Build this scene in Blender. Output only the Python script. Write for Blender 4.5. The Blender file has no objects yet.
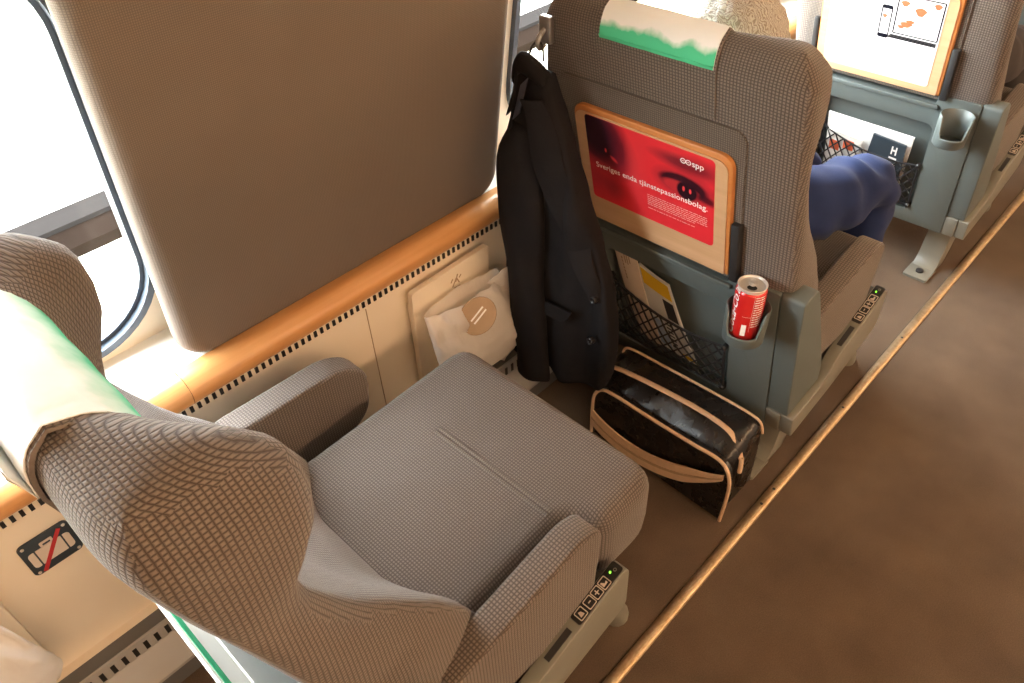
import bpy, bmesh, math, random
from mathutils import Vector, Matrix, noise
from mathutils.geometry import tessellate_polygon
random.seed(7)
C = bpy.context.scene.collection
PI = math.pi
CAM = Vector((0, 0, 1.47))

# ------------------------------------------------------------------ materials
def srgb(r, g, b):
    f = lambda c: (c / 255 / 12.92) if c / 255 <= .04045 else ((c / 255 + .055) / 1.055) ** 2.4
    return (f(r), f(g), f(b), 1)

class NT:
    """tiny node-tree helper"""
    def __init__(s, name):
        s.m = bpy.data.materials.new(name); s.m.use_nodes = True
        s.t = s.m.node_tree; s.t.nodes.clear()
        s.out = s.n('ShaderNodeOutputMaterial')
    def n(s, k, **p):
        x = s.t.nodes.new(k)
        for a, b in p.items(): setattr(x, a, b)
        return x
    def l(s, a, b): s.t.links.new(a, b)
    def put(s, sock, v):
        if hasattr(v, 'is_output') or isinstance(v, bpy.types.NodeSocket): s.l(v, sock)
        else: sock.default_value = v
    def math(s, op, a, b=None, c=None, clamp=False):
        x = s.n('ShaderNodeMath', operation=op, use_clamp=clamp)
        s.put(x.inputs[0], a)
        if b is not None: s.put(x.inputs[1], b)
        if c is not None: s.put(x.inputs[2], c)
        return x.outputs[0]
    def mix(s, f, a, b, blend='MIX'):
        x = s.n('ShaderNodeMix', data_type='RGBA', blend_type=blend)
        s.put(x.inputs[0], f); s.put(x.inputs[6], a); s.put(x.inputs[7], b)
        return x.outputs[2]
    def ramp(s, f, stops, interp='LINEAR'):
        x = s.n('ShaderNodeValToRGB'); s.put(x.inputs[0], f); cr = x.color_ramp; cr.interpolation = interp
        while len(cr.elements) < len(stops): cr.elements.new(.5)
        for e, (p, c) in zip(cr.elements, stops): e.position = p; e.color = c
        return x.outputs[0]
    def uv(s):
        x = s.n('ShaderNodeUVMap'); x.uv_map = 'UVMap'
        y = s.n('ShaderNodeSeparateXYZ'); s.l(x.outputs[0], y.inputs[0])
        return x.outputs[0], y.outputs[0], y.outputs[1]
    def obj(s): return s.n('ShaderNodeTexCoord').outputs['Object']
    def noise(s, vec, scale, detail=3, rough=.5):
        x = s.n('ShaderNodeTexNoise'); x.inputs['Scale'].default_value = scale
        x.inputs['Detail'].default_value = detail; x.inputs['Roughness'].default_value = rough
        if vec is not None: s.l(vec, x.inputs['Vector'])
        return x.outputs[0]
    def bump(s, h, strength=.3, dist=.001):
        x = s.n('ShaderNodeBump'); x.inputs['Strength'].default_value = strength
        x.inputs['Distance'].default_value = dist; s.l(h, x.inputs['Height'])
        return x.outputs[0]
    def pbr(s, col, rough=.6, metal=0, normal=None, spec=.5, sheen=0, trans=0, coat=0):
        x = s.n('ShaderNodeBsdfPrincipled')
        s.put(x.inputs['Base Color'], col); s.put(x.inputs['Roughness'], rough); s.put(x.inputs['Metallic'], metal)
        x.inputs['Specular IOR Level'].default_value = spec
        x.inputs['Sheen Weight'].default_value = sheen
        x.inputs['Coat Weight'].default_value = coat
        x.inputs['Transmission Weight'].default_value = trans
        if normal is not None: s.l(normal, x.inputs['Normal'])
        s.l(x.outputs[0], s.out.inputs[0])
        return x

def plain(name, col, rough=.6, metal=0, spec=.5, var=.08, nscale=30, bump=0, coat=0):
    t = NT(name); o = t.obj(); nz = t.noise(o, nscale)
    c = t.mix(nz, tuple(v * (1 - var) for v in col[:3]) + (1,), tuple(min(1, v * (1 + var)) for v in col[:3]) + (1,))
    nrm = t.bump(t.noise(o, nscale * 12, 2), bump, .001) if bump else None
    t.pbr(c, rough, metal, nrm, spec, coat=coat)
    return t.m

def fabric(name, light, dark, cell=.007, line=.3, aspect=1.0, bump=.6, sheen=.25):
    """waffle weave: small light cells parted by dark threads, measured in metres of UV"""
    t = NT(name); vec, u, v = t.uv()
    wob = t.noise(t.obj(), 160, 2)
    w = t.math('MULTIPLY_ADD', wob, .5, -.25)
    def lines(c, k):
        a = t.math('ADD', t.math('DIVIDE', c, k), t.math('MULTIPLY', w, .45))
        s_ = t.math('ABSOLUTE', t.math('SUBTRACT', t.math('FRACT', a), .5))     # 0 centre .. .5 at the thread
        return t.math('SMOOTHSTEP', s_, .5 - line, .5) if False else t.math('DIVIDE', t.math('SUBTRACT', s_, .5 - line, clamp=False), line, clamp=True)
    lu, lv = lines(u, cell), lines(v, cell * aspect)
    m = t.math('MAXIMUM', lu, lv)
    big = t.noise(t.obj(), 9, 3)
    lc = t.mix(big, tuple(x * .9 for x in light[:3]) + (1,), tuple(x * 1.1 for x in light[:3]) + (1,))
    fine = t.noise(t.obj(), 900, 1)
    lc = t.mix(t.math('MULTIPLY', fine, .25), lc, dark)
    col = t.mix(m, lc, dark)
    h = t.math('SUBTRACT', 1.0, m)
    t.pbr(col, .95, 0, t.bump(h, bump, .0012), .15, sheen)
    return t.m

M = {}
M['fabric'] = fabric('seat_fabric', (.215, .176, .147, 1), (.055, .041, .033, 1), .0057, .29)
M['fabric_fine'] = fabric('seat_fabric_fine', (.215, .18, .158, 1), (.062, .048, .040, 1), .0050, .33)
M['fabric_dim'] = fabric('seat_fabric_inset', (.20, .165, .135, 1), (.06, .047, .038, 1), .0042, .34)
M['pillar_fabric'] = fabric('panel_fabric', (.21, .168, .135, 1), (.13, .102, .082, 1), .0030, .3, bump=.25, sheen=.1)
M['shell'] = plain('shell_grey_green', (.118, .140, .134, 1), .42, var=.04, nscale=60, bump=.04)
M['side'] = plain('shell_light_grey', (.215, .21, .175, 1), .4, var=.05, nscale=40, bump=.04)
M['dark'] = plain('dark_plastic', (.028, .027, .027, 1), .5)
M['black'] = plain('black_plastic', (.012, .011, .011, 1), .35)
M['net'] = plain('net_cord', (.012, .012, .014, 1), .7)
M['cream'] = plain('wall_cream', (.85, .755, .61, 1), .5, var=.03, nscale=6)
M['white'] = plain('sill_white', (.86, .85, .80, 1), .5, var=.02, nscale=8)
M['ceil'] = plain('ceiling_white', (.72, .66, .58, 1), .7, var=.02)
M['rightwall'] = plain('panel_beige', (.55, .42, .30, 1), .6, var=.05)
M['heater'] = plain('heater_grey', (.40, .39, .37, 1), .4, var=.04)
M['heater_dark'] = plain('heater_dark', (.13, .13, .128, 1), .5, var=.04)
M['gasket'] = plain('rubber_gasket', (.055, .075, .105, 1), .45, var=.15)
M['steel'] = plain('steel', (.55, .52, .47, 1), .32, 1)
M['hookmetal'] = plain('hook_metal', (.36, .36, .37, 1), .35, .8)
M['paper'] = plain('paper_white', (.78, .78, .75, 1), .7, var=.05)
M['ink'] = plain('ink', (.03, .03, .035, 1), .6)
M['print_white'] = plain('print_white', (.9, .88, .86, 1), .5, var=.01)
M['ink_deep'] = plain('ink_deep', (.006, .006, .012, 1), .7, spec=.1)
M['red_paint'] = plain('red_stripe', (.50, .03, .035, 1), .4)
M['sign'] = plain('sign_navy', (.035, .05, .065, 1), .35)
M['sign_light'] = plain('sign_beige', (.66, .58, .50, 1), .5)
M['yellow'] = plain('yellow_print', (.85, .55, .03, 1), .5)
M['tan'] = plain('kraft_paper', (.42, .29, .18, 1), .75, var=.15)
M['blue'] = plain('pale_blue_print', (.45, .56, .68, 1), .6)
M['skin'] = plain('skin', (.62, .36, .26, 1), .5, var=.06)
M['shoe'] = plain('shoe_leather', (.03, .025, .022, 1), .4)
M['orange_print'] = plain('orange_print', (.68, .13, .05, 1), .5, var=.3, nscale=90)
M['tan_piping'] = plain('tan_piping', (.62, .43, .28, 1), .55, var=.15, nscale=60)

def m_wood(name, a, b, rough=.35, axis=0, scale=1.0, coat=.25):
    t = NT(name); o = t.obj()
    mp = t.n('ShaderNodeMapping'); sc = [60, 60, 60]; sc[axis] = 2.2
    mp.inputs['Scale'].default_value = [v * scale for v in sc]; t.l(o, mp.inputs[0])
    nz = t.noise(mp.outputs[0], 1.0, 4, .6)
    col = t.ramp(nz, [(.3, a), (.7, b)])
    t.pbr(col, rough, 0, None, .5, coat=coat)
    return t.m
M['rail'] = m_wood('rail_beech', (.60, .285, .095, 1), (.70, .36, .14, 1), .33, 0)
M['tray'] = m_wood('tray_beech', (.60, .36, .19, 1), (.68, .43, .24, 1), .4, 1)
M['tray_edge'] = m_wood('tray_edge_beech', (.52, .19, .05, 1), (.60, .25, .075, 1), .4, 1)

def m_carpet():
    t = NT('carpet'); o = t.obj()
    a = t.noise(o, 420, 2, .7); b = t.noise(o, 7, 4)
    f = t.math('MULTIPLY_ADD', b, .5, t.math('MULTIPLY', a, .5))
    col = t.ramp(f, [(.25, (.060, .040, .027, 1)), (.75, (.175, .120, .078, 1))])
    t.pbr(col, .95, 0, t.bump(a, .5, .003), .1, .15)
    return t.m
M['carpet'] = m_carpet()

def m_strip():
    t = NT('strip_brass'); o = t.obj()
    n1 = t.noise(o, 90, 4, .7); n2 = t.noise(o, 14, 3)
    col = t.ramp(t.math('MULTIPLY_ADD', n1, .5, t.math('MULTIPLY', n2, .5)), [(.3, (.40, .26, .13, 1)), (.7, (.68, .52, .34, 1))])
    t.pbr(col, .38, .75, t.bump(n1, .15, .001))
    return t.m
M['strip'] = m_strip()

def m_jacket():
    t = NT('jacket_wool'); o = t.obj()
    n1 = t.noise(o, 700, 2); n2 = t.noise(o, 12, 3)
    col = t.ramp(t.math('MULTIPLY_ADD', n1, .4, t.math('MULTIPLY', n2, .6)), [(.3, (.0085, .008, .009, 1)), (.7, (.018, .016, .0165, 1))])
    t.pbr(col, .9, 0, t.bump(n1, .3, .0008), .15, 0)
    return t.m
M['jacket'] = m_jacket()
M['lining'] = plain('jacket_lining', (.07, .08, .11, 1), .6)

def m_leather():
    t = NT('bag_patent'); o = t.obj()
    n1 = t.noise(o, 13, 3, .45); n2 = t.noise(o, 40, 2)
    mp = n1
    t.pbr((.012, .010, .009, 1), t.math('MULTIPLY_ADD', n2, .15, .20), 0, t.bump(mp, .13, .02), .5)
    return t.m
M['leather'] = m_leather()

def m_trousers(name, col, edge):
    t = NT(name); o = t.obj()
    c = t.mix(t.noise(o, 20, 3), col, edge)
    t.pbr(c, .85, 0, t.bump(t.noise(o, 600, 2), .25, .001), .2, .05)
    return t.m
M['trousers'] = m_trousers('blue_trousers', (.010, .020, .075, 1), (.018, .034, .108, 1))
M['trousers_dark'] = m_trousers('charcoal_trousers', (.045, .04, .04, 1), (.06, .052, .05, 1))
M['shirt'] = m_trousers('pale_shirt', (.42, .45, .52, 1), (.48, .50, .56, 1))
M['shirt_dark'] = m_trousers('black_jumper', (.015, .015, .017, 1), (.025, .024, .026, 1))

def m_hair(name, a, b):
    t = NT(name); o = t.obj()
    w = t.n('ShaderNodeTexWave', wave_type='BANDS'); w.inputs['Scale'].default_value = 70; w.inputs['Distortion'].default_value = 14
    w.inputs['Detail'].default_value = 3; w.inputs['Detail Scale'].default_value = 1.2; t.l(o, w.inputs[0])
    col = t.ramp(w.outputs[1], [(.1, a), (.8, b)])
    t.pbr(col, .6, 0, t.bump(w.outputs[1], .6, .006), .4, .2)
    return t.m
M['hair'] = m_hair('grey_blond_hair', (.36, .31, .25, 1), (.66, .62, .55, 1))
M['hair_dark'] = m_hair('brown_hair', (.04, .025, .015, 1), (.12, .08, .05, 1))

def m_glass():
    t = NT('window_glass')
    tr = t.n('ShaderNodeBsdfTransparent'); tr.inputs[0].default_value = (.97, .985, .98, 1)
    gl = t.n('ShaderNodeBsdfGlossy'); gl.inputs['Roughness'].default_value = .02
    fr = t.n('ShaderNodeFresnel'); fr.inputs[0].default_value = 1.35
    mx = t.n('ShaderNodeMixShader'); ge = t.n('ShaderNodeNewGeometry'); t.l(t.math('MULTIPLY', fr.outputs[0], t.math('SUBTRACT', 1.0, ge.outputs['Backfacing'])), mx.inputs[0]); t.l(tr.outputs[0], mx.inputs[1]); t.l(gl.outputs[0], mx.inputs[2])
    t.l(mx.outputs[0], t.out.inputs[0])
    return t.m
M['glass'] = m_glass()

def m_bag():
    t = NT('thin_plastic_film'); o = t.obj()
    nz = t.noise(o, 14, 3, .5)
    nrm = t.bump(nz, .6, .02)
    p = t.n('ShaderNodeBsdfPrincipled'); p.inputs['Base Color'].default_value = (.93, .90, .86, 1); p.inputs['Roughness'].default_value = .32
    t.l(nrm, p.inputs['Normal'])
    tl = t.n('ShaderNodeBsdfTranslucent'); tl.inputs[0].default_value = (.93, .90, .86, 1); t.l(nrm, tl.inputs['Normal'])
    tr = t.n('ShaderNodeBsdfTransparent'); tr.inputs[0].default_value = (.95, .93, .9, 1)
    m1 = t.n('ShaderNodeMixShader'); m1.inputs[0].default_value = .35; t.l(p.outputs[0], m1.inputs[1]); t.l(tl.outputs[0], m1.inputs[2])
    m2 = t.n('ShaderNodeMixShader'); m2.inputs[0].default_value = .22; t.l(m1.outputs[0], m2.inputs[1]); t.l(tr.outputs[0], m2.inputs[2])
    t.l(m2.outputs[0], t.out.inputs[0])
    return t.m
M['film'] = m_bag()

def m_cover():
    """paper head cover: white with a mint-green printed hem at both ends (V = metres along the drape)"""
    t = NT('paper_head_cover'); vec, u, v = t.uv()
    nz = t.noise(t.obj(), 25, 3)
    vv = t.math('ADD', v, t.math('MULTIPLY_ADD', nz, .16, -.08))
    f = t.math('MAXIMUM', t.math('DIVIDE', t.math('SUBTRACT', .17, vv), .05, clamp=True), t.math('DIVIDE', t.math('SUBTRACT', vv, .74), .16, clamp=True))
    col = t.mix(f, (.90, .92, .90, 1), (.07, .52, .27, 1))
    t.pbr(col, .7, 0, t.bump(nz, .4, .006), .3)
    return t.m
M['cover'] = m_cover()
M['green'] = plain('green_print', (.03, .36, .17, 1), .6)

def m_poster_red():
    """printed close-up of two eyes in red and black, in the poster's own UV (0..1)"""
    t = NT('red_poster_print'); vec, u, v = t.uv()
    def ell(cx, cy, rx, ry, ang=0, soft=.5):
        dx, dy = t.math('SUBTRACT', u, cx), t.math('SUBTRACT', v, cy)
        ca, sa = math.cos(ang), math.sin(ang)
        a = t.math('ADD', t.math('MULTIPLY', dx, ca / rx), t.math('MULTIPLY', dy, sa / rx))
        b = t.math('ADD', t.math('MULTIPLY', dx, -sa / ry), t.math('MULTIPLY', dy, ca / ry))
        r = t.math('SQRT', t.math('ADD', t.math('MULTIPLY', a, a), t.math('MULTIPLY', b, b)))
        return t.math('DIVIDE', t.math('SUBTRACT', 1.0, r), soft, clamp=True)
    col = (.78, .032, .045, 1)
    dk, mid, md2, lt = (.025, .004, .012, 1), (.16, .010, .022, 1), (.42, .018, .03, 1), (.82, .06, .07, 1)
    def lay(col, e, c, k=1.0): return t.mix(t.math('MULTIPLY', e, k), col, c)
    col = lay(col, ell(.10, .28, .24, .30, .2, .9), md2, .8)      # cheek and nose shade
    col = lay(col, ell(.20, .22, .10, .18, 0, .8), mid, .45)
    col = lay(col, ell(.07, .84, .30, .56, .45, .35), mid, .95)     # dark brow and socket, left
    col = lay(col, ell(.03, .88, .25, .42, .5, .5), dk, .97)
    col = lay(col, ell(.12, .66, .13, .15, -.5, .7), dk, .9)
    col = lay(col, ell(.22, .58, .05, .022, -.85, .6), lt, .8)
    col = lay(col, ell(.155, .655, .011, .03, 0, .4), lt, 1)
    col = lay(col, ell(.40, .55, .10, .6, 0, .9), lt, .55)         # bridge of the nose
    col = lay(col, ell(.74, .84, .26, .10, -.12, .7), mid, .85)   # right brow
    col = lay(col, ell(.90, .84, .24, .14, -.1, .9), mid, .75)
    col = lay(col, ell(.78, .60, .27, .19, -.12, .6), mid, .8)     # right socket
    col = lay(col, ell(.77, .60, .20, .125, -.1, .22), dk, .95)   # lid line
    col = lay(col, ell(.75, .555, .165, .085, -.12, .3), (.55, .03, .04, 1), .95)
    col = lay(col, ell(.80, .55, .085, .115, 0, .2), dk, 1)      # iris
    col = lay(col, ell(.775, .565, .011, .036, 0, .4), lt, 1)
    col = lay(col, ell(.825, .56, .011, .034, 0, .4), lt, 1)
    col = lay(col, ell(.95, .53, .10, .06, -.3, .6), dk, .8)
    t.pbr(col, .35, 0, None, .5)
    return t.m
M['poster_red'] = m_poster_red()

def m_poster_white():
    t = NT('white_poster_print'); vec, u, v = t.uv()
    f = t.math('MULTIPLY', t.math('SUBTRACT', .42, v), 3.0, clamp=True)
    g = t.math('MULTIPLY', f, t.math('MULTIPLY_ADD', u, -.55, 1.0))
    col = t.mix(g, (.88, .88, .87, 1), (.88, .72, .30, 1))
    t.pbr(col, .4)
    return t.m
M['poster_white'] = m_poster_white()

def m_led():
    t = NT('green_indicator'); e = t.n('ShaderNodeEmission'); e.inputs[0].default_value = (.25, 1, .05, 1); e.inputs[1].default_value = 3
    t.l(e.outputs[0], t.out.inputs[0]); return t.m
M['led'] = m_led()
def m_fill(s, col):
    t = NT('warm_fill_glow'); e = t.n('ShaderNodeEmission'); e.inputs[0].default_value = col; e.inputs[1].default_value = s
    t.l(e.outputs[0], t.out.inputs[0]); return t.m
M['fill_light'] = m_fill(18.0, (1, .62, .36, 1))  # warm glow of the added fill panels across the aisle
def m_ground():
    t = NT('pale_ground'); o = t.obj(); n = t.noise(o, .5, 4)
    t.pbr(t.ramp(n, [(.4, (.72, .70, .62, 1)), (.65, (.62, .60, .36, 1))]), .9, 0, None, .1)
    return t.m
M['ground'] = m_ground()
M['outrail'] = plain('weathered_kerb', (.0075, .005, .0038, 1), 1.0, spec=0, var=.3, nscale=3)
M['outrail_top'] = plain('kerb_cap', (.013, .0115, .011, 1), 1.0, spec=0, var=.2, nscale=3)
M['can_red'] = plain('can_red', (.62, .018, .016, 1), .28, .15, var=.03, coat=.4)
M['alu'] = plain('aluminium', (.80, .76, .70, 1), .32, .45)

# ------------------------------------------------------------------ mesh helpers
class MB:
    """collects geometry; build() links it as ONE mesh object"""
    def __init__(s): s.v = []; s.f = []; s.mi = []; s.uv = []
    def add(s, verts, faces, mi=0, uvs=None):
        o = len(s.v); s.v += [tuple(p) for p in verts]
        for k, f in enumerate(faces):
            s.f.append([i + o for i in f]); s.mi.append(mi); s.uv.append(uvs[k] if uvs else None)
        return s
    def box(s, x0, x1, y0, y1, z0, z1, mi=0):
        v = [(x, y, z) for z in (z0, z1) for y in (y0, y1) for x in (x0, x1)]
        return s.add(v, [(0, 2, 3, 1), (4, 5, 7, 6), (0, 1, 5, 4), (2, 6, 7, 3), (0, 4, 6, 2), (1, 3, 7, 5)], mi)
    def loft(s, rings, closed=True, caps=True, mi=0, uvs=None):
        n = len(rings[0]); v = [p for r in rings for p in r]; f = []; q = []
        for a in range(len(rings) - 1):
            for b in range(n if closed else n - 1):
                c = (b + 1) % n
                f.append((a * n + b, a * n + c, (a + 1) * n + c, (a + 1) * n + b))
                if uvs:
                    nb = b + 1
                    q.append([uvs[a][b], uvs[a][nb], uvs[a + 1][nb], uvs[a + 1][b]])
        if caps:
            f.append(tuple(range(n - 1, -1, -1))); f.append(tuple(range((len(rings) - 1) * n, len(rings) * n)))
            if uvs: q += [None, None]
        return s.add(v, f, mi, q if uvs else None)
    def tube(s, pts, r, n=8, mi=0, closed=False, flat=1.0, up=None):
        pts = [Vector(p) for p in pts]; rings = []
        N = len(pts); rr = r if isinstance(r, (list, tuple)) else [r] * N
        prev = None
        for i, p in enumerate(pts):
            if closed: t = pts[(i + 1) % N] - pts[i - 1]
            else: t = pts[min(i + 1, N - 1)] - pts[max(i - 1, 0)]
            t.normalize()
            if prev is None:
                ref = Vector(up) if up else (Vector((0, 0, 1)) if abs(t.z) < .9 else Vector((1, 0, 0)))
            else: ref = prev
            a = (ref - t * ref.dot(t)).normalized(); prev = a; b = t.cross(a)
            rings.append([p + (a * math.cos(2 * PI * k / n) * flat + b * math.sin(2 * PI * k / n)) * rr[i] for k in range(n)])
        if closed: rings.append(rings[0])
        return s.loft(rings, True, not closed, mi)
    def prism(s, poly, fn, d0, d1, mi=0):
        n = len(poly)
        v = [fn(a, b, d0) for a, b in poly] + [fn(a, b, d1) for a, b in poly]
        f = [tuple(range(n - 1, -1, -1)), tuple(range(n, 2 * n))] + [(i, (i + 1) % n, n + (i + 1) % n, n + i) for i in range(n)]
        return s.add(v, f, mi)
    def holed(s, outer, holes, fn, d0, d1, mi=0):
        loops = [outer] + holes
        flat = [p for l in loops for p in l]; n = len(flat)
        tri = tessellate_polygon([[Vector((a, b, 0)) for a, b in l] for l in loops])
        v = [fn(a, b, d0) for a, b in flat] + [fn(a, b, d1) for a, b in flat]
        f = [tuple(t) for t in tri] + [tuple(i + n for i in reversed(t)) for t in tri]
        o = 0
        for l in loops:
            m = len(l)
            f += [(o + i, o + (i + 1) % m, n + o + (i + 1) % m, n + o + i) for i in range(m)]
            o += m
        return s.add(v, f, mi)
    def build(s, name, mats, parent=None, off=(0, 0, 0), smooth=True, bevel=0, seg=3, boxuv=True, angle=40, fixn=True, sub=0):
        me = bpy.data.meshes.new(name)
        me.from_pydata([(a - off[0], b - off[1], c - off[2]) for a, b, c in s.v], [], s.f)
        if not isinstance(mats, (list, tuple)): mats = [mats]
        for m in mats: me.materials.append(m)
        for p, i in zip(me.polygons, s.mi): p.material_index = i
        if any(q for q in s.uv):
            ul = me.uv_layers.new(name='UVMap')
            for p, q in zip(me.polygons, s.uv):
                for k, li in enumerate(p.loop_indices):
                    if q: ul.data[li].uv = q[k]
                    else:
                        co = me.vertices[me.loops[li].vertex_index].co; ul.data[li].uv = (co.y, co.x)
            boxuv = False
        bm = bmesh.new(); bm.from_mesh(me)
        bmesh.ops.remove_doubles(bm, verts=bm.verts, dist=1e-6)
        if fixn: bmesh.ops.recalc_face_normals(bm, faces=bm.faces)
        if bevel:
            ed = [e for e in bm.edges if len(e.link_faces) == 2 and e.calc_face_angle(0) > math.radians(28)]
            bmesh.ops.bevel(bm, geom=ed, offset=bevel, segments=seg, profile=.5, affect='EDGES', clamp_overlap=True)
        if smooth:
            for f in bm.faces: f.smooth = True
            for e in bm.edges:
                if len(e.link_faces) == 2 and e.calc_face_angle(0) > math.radians(angle): e.smooth = False
        if boxuv:
            uvl = bm.loops.layers.uv.verify()
            for f in bm.faces:
                n = f.normal; ax = max(range(3), key=lambda i: abs(n[i]))
                for lp in f.loops:
                    c = lp.vert.co
                    lp[uvl].uv = ((c.y, c.z), (c.x, c.z), (c.x, c.y))[ax]
        bm.to_mesh(me); bm.free()
        if boxuv and me.uv_layers: me.uv_layers[0].name = 'UVMap'
        ob = bpy.data.objects.new(name, me); C.objects.link(ob)
        if parent: ob.parent = parent
        if sub:
            md = ob.modifiers.new('sub', 'SUBSURF'); md.levels = md.render_levels = sub
        return ob

def rrect(x0, x1, y0, y1, r, n=6):
    """rounded rectangle as a 2-D loop"""
    rs = r if isinstance(r, (list, tuple)) else [r] * 4
    out = []
    for (cx, cy, a, q) in ((x1 - rs[0], y1 - rs[0], 0, rs[0]), (x0 + rs[1], y1 - rs[1], PI / 2, rs[1]), (x0 + rs[2], y0 + rs[2], PI, rs[2]), (x1 - rs[3], y0 + rs[3], 1.5 * PI, rs[3])):
        if q <= 0: out.append((cx, cy)); continue
        for k in range(n + 1):
            t = a + PI / 2 * k / n; out.append((cx + q * math.cos(t), cy + q * math.sin(t)))
    return out
def roundpoly(poly, rads, n=5):
    out = []; N = len(poly)
    for i, p in enumerate(poly):
        r = rads[i] if isinstance(rads, (list, tuple)) else rads
        p = Vector(p); a = (Vector(poly[i - 1]) - p); b = (Vector(poly[(i + 1) % N]) - p)
        r = min(r, a.length * .48, b.length * .48)
        if r < 1e-5: out.append(tuple(p)); continue
        a = p + a.normalized() * r; b = p + b.normalized() * r
        for k in range(n + 1):
            t = k / n; q = a * (1 - t) ** 2 + p * 2 * t * (1 - t) + b * t * t; out.append(tuple(q))
    return out
def spline(pts, per=8, closed=False):
    P = [Vector(p) for p in pts]; N = len(P); out = []
    for i in range(N if closed else N - 1):
        g = (lambda k: P[k % N]) if closed else (lambda k: P[min(max(k, 0), N - 1)])
        p0, p1, p2, p3 = g(i - 1), g(i), g(i + 1), g(i + 2)
        for k in range(per):
            t = k / per
            out.append(.5 * ((2 * p1) + (p2 - p0) * t + (2 * p0 - 5 * p1 + 4 * p2 - p3) * t * t + (3 * p1 - p0 - 3 * p2 + p3) * t ** 3))
    if not closed: out.append(P[-1])
    return out
def resample(pts, n):
    P = [Vector(p) for p in pts]; L = [0]
    for a, b in zip(P, P[1:]): L.append(L[-1] + (b - a).length)
    out = []; j = 0
    for k in range(n):
        s = L[-1] * k / (n - 1)
        while j < len(P) - 2 and L[j + 1] < s: j += 1
        d = L[j + 1] - L[j]; out.append(P[j].lerp(P[j + 1], (s - L[j]) / d if d > 1e-9 else 0))
    return out
def lerp_table(tab, z):
    if z <= tab[0][0]: return tab[0][1]
    for (a, b), (c, d) in zip(tab, tab[1:]):
        if z <= c:
            t = (z - a) / (c - a); t = t * t * (3 - 2 * t) * .5 + t * .5
            return b + (d - b) * t
    return tab[-1][1]

def empty(name, loc, label=None, cat=None, group=None):
    o = bpy.data.objects.new(name, None); C.objects.link(o); o.location = loc; o.empty_display_size = .05
    if label: o['label'] = label
    if cat: o['category'] = cat
    if group: o['group'] = group
    return o
def tag(o, label, cat, group=None, kind=None):
    o['label'] = label
    if cat: o['category'] = cat
    if group: o['group'] = group
    if kind: o['kind'] = kind
    return o
def struct(o, label=None):
    o['kind'] = 'structure'
    if label: o['label'] = label
    return o
def text_mesh(body, size, fn, shear=0, space=1.0, bold=0.0, align='LEFT'):
    """letters as (verts, faces); fn maps the flat (u, v) of the lettering to a point in space"""
    cu = bpy.data.curves.new('t', 'FONT'); cu.body = body; cu.size = size; cu.shear = shear; cu.space_character = space
    cu.offset = bold; cu.align_x = align; cu.resolution_u = 3
    ob = bpy.data.objects.new('t', cu); C.objects.link(ob)
    bpy.context.view_layer.update()
    me = bpy.data.meshes.new_from_object(ob.evaluated_get(bpy.context.evaluated_depsgraph_get()))
    v = [fn(p.co.x, p.co.y) for p in me.vertices]; f = [tuple(p.vertices) for p in me.polygons]
    bpy.data.objects.remove(ob); bpy.data.curves.remove(cu); bpy.data.meshes.remove(me)
    return v, f

# ------------------------------------------------------------------ camera
cd = bpy.data.cameras.new('camera'); cam = bpy.data.objects.new('camera', cd); C.objects.link(cam)
R = ((0.68917062, -0.50644618, 0.518224), (-0.72357638, -0.44301941, 0.52931183), (-0.03848467, -0.73976082, -0.67176846))
mw = Matrix([[R[i][0], -R[i][1], -R[i][2], CAM[i]] for i in range(3)] + [[0, 0, 0, 1]])
cam.matrix_world = mw
cd.sensor_fit = 'HORIZONTAL'; cd.sensor_width = 36; cd.lens = 770 / 1024 * 36; cd.clip_start = .02; cd.clip_end = 300
bpy.context.scene.camera = cam

# ------------------------------------------------------------------ the carriage shell
XA, XB = -3.2, 7.0
fl = MB().box(XA, XB, -1.85, 1.08, -.06, 0).build('floor', M['carpet'], smooth=False); struct(fl, 'brown carpeted floor of the train carriage')
ce = MB().box(XA, XB, -1.85, 1.2, 2.15, 2.2).build('ceiling', M['ceil'], smooth=False); struct(ce, 'pale carriage ceiling')
wr = MB().box(XA, XB, -1.85, -1.80, 0, 2.15).build('wall_right', M['rightwall'], smooth=False); struct(wr, 'beige carriage wall across the aisle')
wb = MB().box(XA - .05, XA, -1.85, 1.2, 0, 2.2).build('wall_back', M['rightwall'], smooth=False); struct(wb, 'beige end wall behind the camera')
wf = MB().box(XB, XB + .05, -1.85, 1.2, 0, 2.2).build('wall_front', M['rightwall'], smooth=False); struct(wf, 'beige end wall ahead')
SILL = .585
W = lambda z: 1.188 - .164 * (z - SILL)          # inner face of the leaning window wall
wins = [(-.93, .314), (1.163, 2.42), (3.25, 4.50), (5.34, 6.6)]
wfn = lambda x, z, d: (x, W(z) + d, z)
WZ0, WZ1, WR = .607, 1.27, .145
holes = [rrect(a, b, WZ0, WZ1, WR, 10) for a, b in wins]
m = MB().holed([(XA, SILL - .01), (XB, SILL - .01), (XB, 2.2), (XA, 2.2)], holes, wfn, 0, .07)
m.box(XA, XB, 1.045, 1.075, .146, SILL - .012)                                   # lower wall panelling
m.box(XA, XB, 1.075, 1.27, -.05, SILL - .03)
wl = m.build('wall_left', M['cream'], smooth=False); struct(wl, 'cream window wall of the carriage')
sl = MB().box(XA, XB, 1.055, 1.195, SILL - .03, SILL).build('trim_1', M['white'], smooth=False); struct(sl, 'white window sill behind the wooden rail')
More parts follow.
